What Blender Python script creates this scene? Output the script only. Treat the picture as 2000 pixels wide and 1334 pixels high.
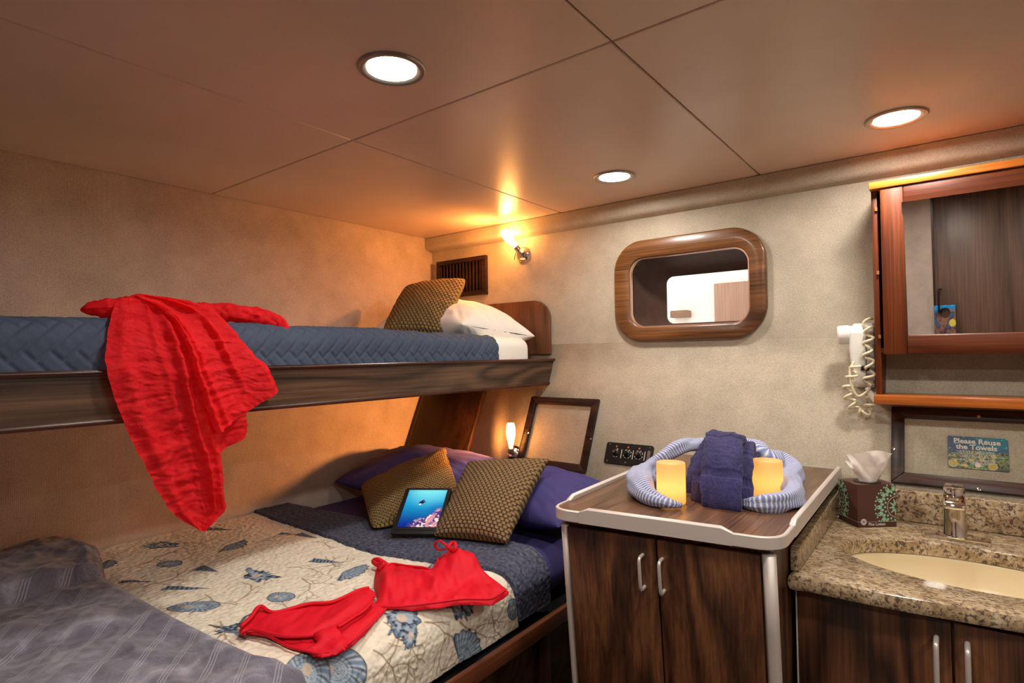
import bpy, bmesh, math, random
import numpy as np
from mathutils import Vector, Matrix

S = bpy.context.scene
COL = S.collection
for o in list(bpy.data.objects): bpy.data.objects.remove(o)

# ---------------------------------------------------------------- camera
F_PX, YAW, PITCH, ROLL, CAMZ = 1120.35, 0.6542, 0.0223, -0.0135, 1.40
def cam_axes():
    cy, sy, cp, sp, cr, sr = math.cos(YAW), math.sin(YAW), math.cos(PITCH), math.sin(PITCH), math.cos(ROLL), math.sin(ROLL)
    f0, r0, u0 = np.array([-sy, cy, 0]), np.array([cy, sy, 0]), np.array([0, 0, 1.0])
    fw = f0*cp + u0*sp; up = u0*cp - f0*sp
    return r0*cr + up*sr, up*cr - r0*sr, fw
RT, UP, FW = cam_axes()
cam_d = bpy.data.cameras.new('camera'); cam = bpy.data.objects.new('camera', cam_d); COL.objects.link(cam)
cam_d.sensor_width = 36; cam_d.lens = 36*F_PX/2000; cam_d.clip_start = .02
cam.matrix_world = Matrix(((RT[0], UP[0], -FW[0], 0), (RT[1], UP[1], -FW[1], 0), (RT[2], UP[2], -FW[2], CAMZ), (0, 0, 0, 1)))
S.camera = cam

# ---------------------------------------------------------------- world, exposure
wd = bpy.data.worlds.new('daylight'); S.world = wd; wd.use_nodes = True
wd.node_tree.nodes['Background'].inputs[0].default_value = (1.0, .95, .88, 1)
wd.node_tree.nodes['Background'].inputs[1].default_value = 2.2
S.view_settings.view_transform = 'Standard'; S.view_settings.look = 'None'
S.view_settings.gamma = 1; S.view_settings.use_curve_mapping = False
S.view_settings.exposure = 0.0
try: S.cycles.use_light_tree = False        # few lamps: plain light picking renders faster
except Exception: pass
DOWN_L, WARM_L, WARM_L2, CANDLE_W = 220.0, 100.0, 26.0, 0.085    # lamp strengths
BEAM1, BEAM2 = 22.0, 27.0

# ---------------------------------------------------------------- measuring helpers (photo measurement -> place in the room)
def ray(x, y): return FW + RT*(x-1000)/F_PX - UP*(y-667)/F_PX
def OX(x, y, X): d = ray(x, y); p = d*(X/d[0]); p[2] += CAMZ; return p
def OY(x, y, Y): d = ray(x, y); p = d*(Y/d[1]); p[2] += CAMZ; return p
def OZ(x, y, Z): d = ray(x, y); p = d*((Z-CAMZ)/d[2]); p[2] += CAMZ; return p
WALL_Y, KNEE, SLOPE = 2.05, 1.38, .45          # hull wall: upright above the knee, leaning in below it
SN = np.array([0, -1, SLOPE]); SN = SN/np.linalg.norm(SN)     # its inward normal
SV = np.array([0, SLOPE, 1]); SV = SV/np.linalg.norm(SV)      # up along it
def wall_y(z):                                                # with a soft bend of 12 cm
    if z >= KNEE+.06: return WALL_Y
    if z <= KNEE-.06: return WALL_Y-SLOPE*(KNEE-z)
    return WALL_Y-SLOPE*(KNEE+.06-z)**2/.24
def OS(x, y, off=0.0):
    p0 = np.array([0, WALL_Y, KNEE-CAMZ]) + SN*off
    d = ray(x, y); p = d*((p0@SN)/(d@SN)); p[2] += CAMZ; return p

# ---------------------------------------------------------------- mesh helpers
def A(*v): return np.array(v, float)
def vnoise(p, seed=0):
    p = np.asarray(p, float); i = np.floor(p).astype(np.int64); f = p-i; f = f*f*(3-2*f)
    def h(ix, iy, iz):
        n = (ix*374761393 + iy*668265263 + iz*2147483647 + seed*974634777) & 0xffffffff
        n = ((n ^ (n >> 13))*1274126177) & 0xffffffff
        n = ((n ^ (n >> 16))*2246822519) & 0xffffffff
        return ((n ^ (n >> 15)) & 0xffff)/32767.5-1
    r = 0
    for a in (0, 1):
        for b in (0, 1):
            for c in (0, 1):
                w = (f[..., 0] if a else 1-f[..., 0])*(f[..., 1] if b else 1-f[..., 1])*(f[..., 2] if c else 1-f[..., 2])
                r = r + w*h(i[..., 0]+a, i[..., 1]+b, i[..., 2]+c)
    return r
def fbm(p, o=3, seed=0):
    return sum(vnoise(np.asarray(p)*2**k, seed+k)/2**k for k in range(o))
def sm(a, b, x):
    t = np.clip((x-a)/(b-a), 0, 1); return t*t*(3-2*t)
def spl(pts, n):
    """Catmull-Rom through pts, n samples even in length."""
    P = np.asarray(pts, float)
    P = np.vstack([2*P[0]-P[1], P, 2*P[-1]-P[-2]])
    out = []
    for k in range(1, len(P)-2):
        t = np.linspace(0, 1, 24, endpoint=False)[:, None]
        a, b, c, d = P[k-1], P[k], P[k+1], P[k+2]
        out.append(.5*(2*b+(c-a)*t+(2*a-5*b+4*c-d)*t**2+(3*b-a-3*c+d)*t**3))
    out.append(P[-2:-1]); Q = np.vstack(out)
    L = np.r_[0, np.cumsum(np.linalg.norm(np.diff(Q, axis=0), axis=1))]
    s = np.linspace(0, L[-1], n)
    return np.stack([np.interp(s, L, Q[:, j]) for j in range(Q.shape[1])], 1)

def link(o, parent=None):
    COL.objects.link(o)
    if parent is not None:
        o.parent = parent
        if parent.type == 'EMPTY': o.matrix_parent_inverse = Matrix.Translation(-parent.location)
    return o
def mk(name, V, Fc, mat, parent=None, smooth=False, uv=None, col=None, solid=0, solid_off=0):
    me = bpy.data.meshes.new(name)
    V = np.asarray(V, np.float32)
    if isinstance(Fc, np.ndarray) and Fc.ndim == 2:
        nf, k = Fc.shape
        me.vertices.add(len(V)); me.vertices.foreach_set('co', V.ravel())
        me.loops.add(nf*k); me.polygons.add(nf)
        me.loops.foreach_set('vertex_index', Fc.astype(np.int32).ravel())
        me.polygons.foreach_set('loop_start', np.arange(0, nf*k, k, dtype=np.int32))
        me.update(calc_edges=True); me.validate()
    else:
        me.from_pydata([tuple(v) for v in V], [], [tuple(int(i) for i in f) for f in Fc]); me.update()
    if smooth: me.polygons.foreach_set('use_smooth', [True]*len(me.polygons))
    if uv is not None:
        l = me.uv_layers.new(name='UVMap')
        idx = np.zeros(len(me.loops), np.int32); me.loops.foreach_get('vertex_index', idx)
        l.data.foreach_set('uv', np.asarray(uv, np.float32)[idx].ravel())
    if col is not None:
        a = me.color_attributes.new('Col', 'FLOAT_COLOR', 'POINT')
        c = np.ones((len(V), 4), np.float32); c[:, :3] = np.asarray(col).reshape(-1, 3)
        a.data.foreach_set('color', c.ravel())
    if mat is not None: me.materials.append(mat)
    o = bpy.data.objects.new(name, me); link(o, parent)
    if solid:
        m = o.modifiers.new('thickness', 'SOLIDIFY'); m.thickness = solid; m.offset = solid_off
    return o
def gridfaces(nu, nv, base=0, wrap_u=False):
    i, j = np.meshgrid(np.arange(nu if wrap_u else nu-1), np.arange(nv-1), indexing='ij')
    i2 = (i+1) % nu
    return base+np.stack([i*nv+j, i2*nv+j, i2*nv+j+1, i*nv+j+1], -1).reshape(-1, 4)
def grid(name, P, mat, parent=None, uv=None, col=None, solid=0, solid_off=0, flip=False, smooth=True):
    nu, nv = P.shape[:2]
    Fc = gridfaces(nu, nv)
    if flip: Fc = Fc[:, ::-1]
    if uv is None:
        uu, vv = np.meshgrid(np.linspace(0, 1, nu), np.linspace(0, 1, nv), indexing='ij'); uv = np.stack([uu, vv], -1)
    return mk(name, P.reshape(-1, 3), Fc, mat, parent, smooth, uv.reshape(-1, 2), col, solid, solid_off)
def bm_obj(name, bm, mat, parent=None, smooth=False):
    bmesh.ops.recalc_face_normals(bm, faces=bm.faces)
    me = bpy.data.meshes.new(name); bm.to_mesh(me); bm.free()
    if smooth:
        me.polygons.foreach_set('use_smooth', [True]*len(me.polygons))
        try: me.set_sharp_from_angle(angle=math.radians(38))
        except Exception: pass
    if mat is not None: me.materials.append(mat)
    return link(bpy.data.objects.new(name, me), parent)
def box(name, lo, hi, mat, parent=None, bev=0.0, seg=2, fn=None):
    bm = bmesh.new()
    r = bmesh.ops.create_cube(bm, size=1)
    lo, hi = np.minimum(lo, hi), np.maximum(lo, hi)
    for v in bm.verts: v.co = Vector(((lo+hi)/2 + np.array(v.co)*(hi-lo)))
    if bev: bmesh.ops.bevel(bm, geom=list(bm.edges), offset=bev, segments=seg, profile=.5, affect='EDGES')
    if fn:
        for v in bm.verts: v.co = Vector(fn(np.array(v.co)))
    return bm_obj(name, bm, mat, parent, smooth=bev > 0)
def prism(name, poly, depth, mat, parent=None, bev=0.0, seg=2):
    """poly: 3D loop; extruded by the vector depth."""
    bm = bmesh.new()
    a = [bm.verts.new(Vector(p)) for p in poly]; b = [bm.verts.new(Vector(np.array(p)+depth)) for p in poly]
    n = len(a); bm.faces.new(a); bm.faces.new(b[::-1])
    for i in range(n): bm.faces.new((a[i], b[i], b[(i+1) % n], a[(i+1) % n]))
    bmesh.ops.recalc_face_normals(bm, faces=bm.faces)
    if bev:
        es = [e for e in bm.edges if e.calc_face_angle(0) > .6]
        bmesh.ops.bevel(bm, geom=es, offset=bev, segments=seg, profile=.5, affect='EDGES')
    return bm_obj(name, bm, mat, parent, smooth=bev > 0)
def tube(name, path, r, mat, parent=None, n=10, closed_caps=True, uvlen=True, flat=None, wob=None):
    """swept tube; flat=(axis, factor) squashes the section along a world axis."""
    P = np.asarray(path, float); m = len(P); r = np.broadcast_to(np.asarray(r, float), (m,))
    T = np.gradient(P, axis=0); T /= np.linalg.norm(T, axis=1)[:, None]+1e-9
    ref = A(0, 0, 1) if abs(T[0][2]) < .9 else A(1, 0, 0)
    U = np.cross(T[0], ref); U /= np.linalg.norm(U); out = []
    for k in range(m):
        U = U - T[k]*(U@T[k]); U /= np.linalg.norm(U); V = np.cross(T[k], U)
        a = np.linspace(0, 2*math.pi, n, endpoint=False)
        rr = r[k]*(1 if wob is None else 1+wob(k/(m-1), a))
        o = (np.cos(a)*rr)[:, None]*U + (np.sin(a)*rr)[:, None]*V
        if flat is not None: o = o - (o@flat[0])[:, None]*flat[0]*(1-flat[1])
        out.append(P[k]+o)
    G = np.stack(out, 1)                      # n, m, 3
    Fc = [tuple(f) for f in gridfaces(n, m, 0, True)]
    if closed_caps:
        Fc.append(tuple(i*m for i in range(n))[::-1]); Fc.append(tuple(i*m+m-1 for i in range(n)))
    L = np.r_[0, np.cumsum(np.linalg.norm(np.diff(P, axis=0), axis=1))]
    uu = np.stack(np.meshgrid(np.linspace(0, 1, n, endpoint=False), L, indexing='ij'), -1).reshape(-1, 2)
    return mk(name, G.reshape(-1, 3), Fc, mat, parent, True, uu)
def basis(ax):
    ax = np.asarray(ax, float); ax = ax/np.linalg.norm(ax)
    ref = A(0, 0, 1) if abs(ax[2]) < .9 else A(1, 0, 0)
    u = np.cross(ref, ax); u /= np.linalg.norm(u); return u, np.cross(ax, u), ax
def lathe(name, o, ax, prof, mat, parent=None, n=28, smooth=True, sharp=35):
    """prof: (radius, height along ax) pairs."""
    u, v, w = basis(ax); bm = bmesh.new(); rings = []
    for r, h in prof:
        if r < 1e-6: rings.append([bm.verts.new(Vector(np.asarray(o)+w*h))])
        else: rings.append([bm.verts.new(Vector(np.asarray(o)+w*h+r*(math.cos(t)*u+math.sin(t)*v))) for t in np.linspace(0, 2*math.pi, n, endpoint=False)])
    for a, b in zip(rings[:-1], rings[1:]):
        for i in range(n):
            j = (i+1) % n
            if len(a) == 1 and len(b) == 1: continue
            if len(a) == 1: bm.faces.new((a[0], b[i], b[j]))
            elif len(b) == 1: bm.faces.new((a[i], a[j], b[0]))
            else: bm.faces.new((a[i], a[j], b[j], b[i]))
    return bm_obj(name, bm, mat, parent, smooth)
def rrect(x0, x1, y0, y1, r, n=8):
    pts = []
    for cx, cy, a in ((x1-r, y1-r, 0), (x0+r, y1-r, 90), (x0+r, y0+r, 180), (x1-r, y0+r, 270)):
        for k in range(n+1):
            t = math.radians(a+90*k/n); pts.append((cx+r*math.cos(t), cy+r*math.sin(t)))
    return np.array(pts)
def inset(loop, d):
    L = np.asarray(loop, float); a = np.roll(L, 1, 0); b = np.roll(L, -1, 0); t = b-a
    t /= np.linalg.norm(t, axis=1)[:, None]+1e-9
    return L + d*np.stack([-t[:, 1], t[:, 0]], 1)      # inward for anticlockwise loops
def ring_plate(name, outer, inner, to3, oprof, iprof, mat, parent=None, smooth=False):
    """plate with a hole; oprof/iprof: list of (inset, depth) for the outer and inner walls, top first."""
    bm = bmesh.new()
    OL = [[bm.verts.new(Vector(to3(x, y, d))) for x, y in inset(outer, i)] for i, d in oprof]
    IL = [[bm.verts.new(Vector(to3(x, y, d))) for x, y in inset(inner, i)] for i, d in iprof]
    for LL in (OL, IL):
        for a, b in zip(LL[:-1], LL[1:]):
            n = len(a)
            for k in range(n): bm.faces.new((a[k], a[(k+1) % n], b[(k+1) % n], b[k]))
    for q in (0, -1):
        es = []
        for l in (OL[q], IL[q]):
            for k in range(len(l)):
                e = bm.edges.get((l[k], l[(k+1) % len(l)])) or bm.edges.new((l[k], l[(k+1) % len(l)])); es.append(e)
        bmesh.ops.triangle_fill(bm, edges=es, use_beauty=True)
    return bm_obj(name, bm, mat, parent, smooth)
def rounded_slab(name, loop, to3, prof, mat, parent=None, smooth=True):
    """solid plate; prof list of (inset, depth) from top face to bottom face."""
    bm = bmesh.new()
    L = [[bm.verts.new(Vector(to3(x, y, d))) for x, y in inset(loop, i)] for i, d in prof]
    n = len(L[0])
    for a, b in zip(L[:-1], L[1:]):
        for k in range(n): bm.faces.new((a[k], a[(k+1) % n], b[(k+1) % n], b[k]))
    bm.faces.new(L[0]); bm.faces.new(L[-1][::-1])
    return bm_obj(name, bm, mat, parent, smooth)
def cushion(name, C4, t, mat, parent=None, n=44, pinch=.08, wr=.004, seed=1, power=.42, corner=.05):
    """pillow between four 3D corners (BL, BR, TR, TL); t = full thickness."""
    C4 = [np.asarray(c, float) for c in C4]
    s = np.linspace(0, 1, n); s = .5-.5*np.cos(s*math.pi)
    u, v = np.meshgrid(s, s, indexing='ij')
    u2 = .5+(u-.5)*(1-pinch*4*v*(1-v)); v2 = .5+(v-.5)*(1-pinch*4*u*(1-u))
    cr = corner*np.clip(np.abs(2*u-1)**6*np.abs(2*v-1)**6, 0, 1)      # blunt the corners
    u2 = .5+(u2-.5)*(1-cr); v2 = .5+(v2-.5)*(1-cr)
    def bl(a, b):
        a = a[..., None]; b = b[..., None]
        return C4[0]*(1-a)*(1-b)+C4[1]*a*(1-b)+C4[2]*a*b+C4[3]*(1-a)*b
    P = bl(u2, v2)
    N = np.cross(C4[1]-C4[0]+C4[2]-C4[3], C4[3]-C4[0]+C4[2]-C4[1]); N /= np.linalg.norm(N)
    e = 16*u*(1-u)*v*(1-v)
    h = t/2*np.power(np.clip(e, 0, 1), power)
    w, hh = np.linalg.norm(C4[1]-C4[0]), np.linalg.norm(C4[3]-C4[0])
    q = np.stack([u*w*9, v*hh*9, u*0+seed*3.1], -1)
    wn = fbm(q, 3, seed)*wr*np.clip(e*3, 0, 1)
    rad = np.stack([np.cos(np.arctan2(v-.5, u-.5)*6)*2, np.hypot(u-.5, v-.5)*3, u*0+seed], -1)
    wn = wn + wr*1.2*vnoise(rad*2, seed+9)*np.clip(e*4, 0, 1)*np.clip(1-e, 0, 1)
    front = P+N*(h+wn)[..., None]; back = P-N*(h+np.roll(wn, 7, 0))[..., None]
    uv = np.stack([u*w, v*hh], -1).reshape(-1, 2)
    Fc = np.vstack([gridfaces(n, n), gridfaces(n, n, n*n)[:, ::-1]])
    o = mk(name, np.vstack([front.reshape(-1, 3), back.reshape(-1, 3)]), Fc, mat, parent, True, np.vstack([uv, uv]))
    bm = bmesh.new(); bm.from_mesh(o.data); bmesh.ops.remove_doubles(bm, verts=bm.verts, dist=1e-5); bm.to_mesh(o.data); bm.free()
    return o
def text_mesh(name, s, size, to3, mat, parent=None, bold=0.0, align='CENTER'):
    cu = bpy.data.curves.new('t', 'FONT'); cu.body = s; cu.size = size; cu.align_x = align; cu.align_y = 'CENTER'; cu.offset = bold; cu.resolution_u = 3
    t = bpy.data.objects.new('t', cu); COL.objects.link(t)
    dg = bpy.context.evaluated_depsgraph_get(); me = bpy.data.meshes.new_from_object(t.evaluated_get(dg))
    bpy.data.objects.remove(t); bpy.data.curves.remove(cu)
    for v in me.vertices: v.co = Vector(to3(v.co.x, v.co.y))
    me.name = name; me.materials.clear(); me.materials.append(mat)
    return link(bpy.data.objects.new(name, me), parent)

def tag(o, label, cat, group=None):
    o['label'] = label; o['category'] = cat
    if group: o['group'] = group
    return o
def thing(name, label, cat, loc, group=None):
    e = bpy.data.objects.new(name, None); COL.objects.link(e); e.location = Vector(loc); e.empty_display_size = .05
    return tag(e, label, cat, group)
def struct(o, label=None):
    o['kind'] = 'structure'
    if label: o['label'] = label
    return o

# ---------------------------------------------------------------- materials
def lin(r, g, b):
    f = lambda c: ((c/255)/12.92 if c/255 <= .04045 else ((c/255+.055)/1.055)**2.4)
    return (f(r), f(g), f(b), 1)
class M:
    def __init__(s, name, base=(.8, .8, .8, 1), rough=.5, metal=0, spec=.5):
        s.m = bpy.data.materials.new(name); s.m.use_nodes = True; s.t = s.m.node_tree
        s.b = s.t.nodes['Principled BSDF']; s.out = s.t.nodes['Material Output']
        s.b.inputs['Base Color'].default_value = base; s.b.inputs['Roughness'].default_value = rough
        s.b.inputs['Metallic'].default_value = metal; s.b.inputs['Specular IOR Level'].default_value = spec
    def n(s, typ, **kw):
        nd = s.t.nodes.new(typ)
        for k, v in kw.items():
            if k.startswith('i_'):
                k = k[2:]; nd.inputs[int(k) if k.isdigit() else k.replace('_', ' ')].default_value = v
            else: setattr(nd, k, v)
        return nd
    def l(s, a, b): s.t.links.new(a, b)
    def coords(s, kind='Object', scale=(1, 1, 1), rot=(0, 0, 0)):
        c = s.n('ShaderNodeTexCoord'); mp = s.n('ShaderNodeMapping'); s.l(c.outputs[kind], mp.inputs[0])
        mp.inputs['Scale'].default_value = scale; mp.inputs['Rotation'].default_value = rot
        return mp.outputs[0]
    def noise(s, vec, scale, detail=3, rough=.5, dist=0):
        nd = s.n('ShaderNodeTexNoise'); s.l(vec, nd.inputs['Vector'])
        nd.inputs['Scale'].default_value = scale; nd.inputs['Detail'].default_value = detail
        nd.inputs['Roughness'].default_value = rough; nd.inputs['Distortion'].default_value = dist
        return nd.outputs['Fac']
    def ramp(s, fac, stops):
        nd = s.n('ShaderNodeValToRGB'); s.l(fac, nd.inputs[0]); e = nd.color_ramp.elements
        while len(e) < len(stops): e.new(.5)
        for k, (p, c) in enumerate(stops): e[k].position = p; e[k].color = c
        return nd.outputs[0]
    def math(s, op, a, b=None, clamp=False):
        nd = s.n('ShaderNodeMath', operation=op); nd.use_clamp = clamp
        for k, x in enumerate((a, b)):
            if x is None: continue
            if isinstance(x, (int, float)): nd.inputs[k].default_value = x
            else: s.l(x, nd.inputs[k])
        return nd.outputs[0]
    def mix(s, fac, a, b, mode='MIX'):
        nd = s.n('ShaderNodeMix', data_type='RGBA', blend_type=mode)
        for k, x in ((0, fac), (6, a), (7, b)):
            if isinstance(x, (int, float)): nd.inputs[k].default_value = x
            elif isinstance(x, tuple): nd.inputs[k].default_value = x
            else: s.l(x, nd.inputs[k])
        return nd.outputs[2]
    def bump(s, h, strength=.3, dist=.002):
        nd = s.n('ShaderNodeBump'); nd.inputs['Strength'].default_value = strength; nd.inputs['Distance'].default_value = dist
        s.l(h, nd.inputs['Height']); s.l(nd.outputs[0], s.b.inputs['Normal']); return nd
    def color(s, c): s.l(c, s.b.inputs['Base Color'])

def plain(name, rgb, rough=.5, metal=0, spec=.5, var=.08, scale=30):
    m = M(name, lin(*rgb), rough, metal, spec)
    nz = m.noise(m.coords(), scale, 4)
    c = lin(*rgb); d = tuple(x*(1-var*2) for x in c[:3])+(1,); e = tuple(min(1, x*(1+var)) for x in c[:3])+(1,)
    m.color(m.ramp(nz, [(.3, d), (.7, e)]))
    return m.m
def wood(name, dark, mid, light, grain='z', rough=.35, rings=9, scale=1.0, spec=.5, coat=0.0, ringw=.30, finew=1.15):
    m = M(name, rough=rough, spec=spec)
    k = {'x': (.16, 1, 1), 'y': (1, .16, 1), 'z': (1, 1, .16)}[grain]
    v = m.coords('Object', tuple(x*scale for x in k))
    n1 = m.noise(v, 5.5, 2, .45, .6)
    r = m.math('SINE', m.math('MULTIPLY', n1, rings*6.283)); r = m.math('MULTIPLY_ADD', r, .5); r.node.inputs[2].default_value = .5
    k2 = {'x': (.02, 1, 1), 'y': (1, .02, 1), 'z': (1, 1, .02)}[grain]
    v2 = m.coords('Object', k2); fine = m.noise(v2, 150*scale, 4, .65)
    big = m.noise(v, 2.2, 2)
    r = m.math('POWER', r, .6)
    f = m.math('ADD', m.math('MULTIPLY', r, ringw), m.math('MULTIPLY', fine, finew))
    f = m.math('ADD', f, m.math('MULTIPLY', big, .40)); f = m.math('SUBTRACT', f, ringw*.6+finew*.28)
    m.color(m.ramp(f, [(.12, lin(*dark)), (.45, lin(*mid)), (.85, lin(*light))]))
    m.bump(fine, .12, .0006)
    if coat: m.b.inputs['Coat Weight'].default_value = coat; m.b.inputs['Coat Roughness'].default_value = .12
    return m.m
def fabric(name, rgb, rib='x', var=.16, rough=.95, rib_scale=210, bump=.55):
    m = M(name, rough=rough, spec=.15)
    c = m.coords()
    n1 = m.noise(c, 220, 2, .7); n2 = m.noise(c, 9, 3, .6)
    wv = m.n('ShaderNodeTexWave', wave_type='BANDS', bands_direction=rib.upper()); m.l(c, wv.inputs['Vector'])
    wv.inputs['Scale'].default_value = rib_scale; wv.inputs['Distortion'].default_value = 1.5; wv.inputs['Detail'].default_value = 2; wv.inputs['Detail Scale'].default_value = 2
    b = lin(*rgb); d = tuple(x*(1-var*2.2) for x in b[:3])+(1,); e = tuple(min(1, x*(1+var)) for x in b[:3])+(1,)
    f = m.math('ADD', m.math('MULTIPLY', n1, .55), m.math('MULTIPLY', n2, .45))
    f = m.math('ADD', f, m.math('MULTIPLY', wv.outputs['Fac'], .10)); f = m.math('SUBTRACT', f, .05)
    m.color(m.ramp(f, [(.3, d), (.7, e)]))
    m.bump(m.math('ADD', m.math('MULTIPLY', wv.outputs['Fac'], .6), n1), bump, .0016)
    return m.m
def cloth(name, rgb, rough=.85, var=.1, scale=500, bump=.25, sheen=.0, wr_scale=0):
    m = M(name, rough=rough, spec=.2); c = m.coords()
    n1 = m.noise(c, scale, 2, .6); n2 = m.noise(c, 14, 3)
    b = lin(*rgb); d = tuple(x*(1-var*2) for x in b[:3])+(1,); e = tuple(min(1, x*(1+var)) for x in b[:3])+(1,)
    m.color(m.ramp(m.math('ADD', m.math('MULTIPLY', n1, .5), m.math('MULTIPLY', n2, .5)), [(.3, d), (.7, e)]))
    h = n1
    if wr_scale: h = m.math('ADD', m.math('MULTIPLY', n1, .15), m.noise(c, wr_scale, 4, .55, .5))
    m.bump(h, bump, .001 if not wr_scale else .006)
    if sheen: m.b.inputs['Sheen Weight'].default_value = sheen
    return m.m
def emis(name, rgb, strength):
    m = M(name); m.t.nodes.remove(m.b)
    e = m.n('ShaderNodeEmission'); e.inputs[0].default_value = rgb; e.inputs[1].default_value = strength
    m.l(e.outputs[0], m.out.inputs[0]); return m.m
def colmat(name, rough=.8, spec=.3, emit=0.0, bump=None):
    m = M(name, rough=rough, spec=spec); a = m.n('ShaderNodeAttribute', attribute_name='Col')
    m.color(a.outputs['Color'])
    if emit: m.l(a.outputs['Color'], m.b.inputs['Emission Color']); m.b.inputs['Emission Strength'].default_value = emit
    if bump:
        c = m.coords(); vo = m.n('ShaderNodeTexVoronoi', feature='SMOOTH_F1'); m.l(c, vo.inputs['Vector'])
        vo.inputs['Scale'].default_value = bump[0]; vo.inputs['Randomness'].default_value = 1
        inv = m.math('SUBTRACT', 1.0, vo.outputs['Distance']); m.bump(inv, bump[1], bump[2])
    return m.m
# ---------------------------------------------------------------- material library
m_wallB = fabric('wall_fabric_hull', (205, 193, 171), 'x')
m_wallA = fabric('wall_fabric_side', (204, 186, 172), 'y')
m_ceil = M('ceiling_laminate', rough=.33, spec=.6); _c = m_ceil.coords('Object', (1, 1, 1))
m_ceil.color(m_ceil.ramp(m_ceil.noise(_c, 3.0, 5, .6), [(.3, lin(218, 192, 170)), (.7, lin(228, 204, 182))]))
m_ceil.bump(m_ceil.noise(_c, 260, 2), .05, .0005); m_ceil = m_ceil.m
m_gap = plain('shadow_gap', (58, 42, 32), .8)
m_floor = wood('floor_wood', (30, 20, 14), (52, 34, 24), (74, 50, 34), 'y', .4)
m_wal_z = wood('walnut_vertical', (36, 19, 11), (76, 44, 26), (122, 78, 46), 'z', .36, 7, ringw=.45, finew=1.0)
m_wal_y = wood('walnut_fascia', (38, 26, 19), (78, 56, 42), (118, 88, 63), 'y', .3, 6, 1.0, ringw=.42, finew=.95)
m_wal_x = wood('walnut_horizontal', (30, 18, 12), (62, 40, 28), (104, 70, 46), 'x', .33, 8)
m_wal_top = wood('walnut_top', (62, 40, 28), (100, 70, 50), (138, 102, 74), 'y', .28, 5, 1.3)
m_mold = wood('dark_moulding', (40, 20, 14), (66, 36, 26), (90, 54, 40), 'y', .25, 4)
m_railw = wood('varnished_rail', (70, 34, 20), (104, 56, 34), (134, 78, 50), 'y', .3, 4)
m_head = wood('headboard_veneer', (70, 42, 26), (100, 62, 40), (128, 84, 56), 'z', .4, 4, 2)
m_dark = wood('dark_stained_frame', (22, 12, 10), (44, 26, 20), (78, 48, 36), 'x', .34, 5, 1.5, .3)
m_panel = wood('dark_gloss_panel', (26, 14, 9), (42, 24, 15), (60, 36, 23), 'z', .45, 5, 1.0, .25)
m_mah_z = wood('mahogany_vertical', (66, 26, 10), (104, 48, 20), (138, 72, 34), 'z', .42, 6, 1.0, .25)
m_mah_x = wood('mahogany_horizontal', (60, 24, 10), (92, 42, 18), (120, 62, 30), 'x', .42, 6, 1.0, .25)
m_mah_lt = wood('mahogany_light_edge', (150, 72, 18), (190, 104, 34), (214, 130, 54), 'x', .3, 3, coat=.3)
m_port = wood('porthole_teak', (62, 34, 15), (106, 66, 34), (142, 96, 54), 'x', .32, 3, 1.2, coat=.3)
m_black = plain('black_plastic', (26, 22, 20), .35)
m_pure_black = plain('black_satin', (14, 13, 13), .4)
m_alu = M('brushed_aluminium', lin(214, 204, 196), .45, .35).m
m_steel = M('satin_steel_handle', lin(222, 214, 206), .35, .5).m
m_chrome = M('chrome', lin(235, 232, 228), .07, 1.0).m
m_nickel = M('brushed_nickel', lin(170, 160, 148), .3, .9).m
m_mirror = M('mirror_glass', (.92, .92, .90, 1), .01, 1.0).m
m_white_pl = plain('white_plastic', (236, 232, 224), .35, var=.03)
m_cord = plain('cream_cord', (236, 224, 190), .4, var=.04)
m_lens = emis('downlight_lens', (1.0, .94, .86, 1), DOWN_L)
m_warm = emis('warm_lamp_glass', (1.0, .40, .10, 1), WARM_L)
m_warm2 = emis('warm_lamp_glass_lower', (1.0, .38, .09, 1), WARM_L2)
m_sheet_w = cloth('white_cotton', (238, 232, 222), .85, .03, 600, .35, wr_scale=9)
m_sheet_n = cloth('navy_sheet', (64, 58, 108), .75, .08, 600, .3, wr_scale=7)
m_pill_n = cloth('navy_pillowcase', (70, 64, 120), .7, .06, 600, .3, wr_scale=6)
m_quilt = cloth('slate_blue_quilt', (70, 80, 99), .8, .08, 420, .35)
m_navyt = cloth('navy_terry', (62, 59, 102), .95, .36, 260, 1.0, sheen=.08)
m_redsw = cloth('red_swim_fabric', (222, 22, 44), .6, .04, 900, .1)

# sheer red fabric: light passes through it
m_sar = M('sheer_red_fabric', lin(235, 28, 38), .75, 0, .15)
_c = m_sar.coords(); _w = m_sar.noise(_c, 60, 4, .6, .8)
m_sar.color(m_sar.ramp(_w, [(.3, lin(228, 22, 34)), (.7, lin(250, 50, 56))]))
m_sar.bump(_w, .35, .006)
_tr = m_sar.n('ShaderNodeBsdfTranslucent'); _tr.inputs[0].default_value = lin(252, 44, 48)
_mx = m_sar.n('ShaderNodeMixShader'); _mx.inputs[0].default_value = .38
m_sar.l(m_sar.b.outputs[0], _mx.inputs[1]); m_sar.l(_tr.outputs[0], _mx.inputs[2]); m_sar.l(_mx.outputs[0], m_sar.out.inputs[0])
m_sar = m_sar.m

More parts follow.
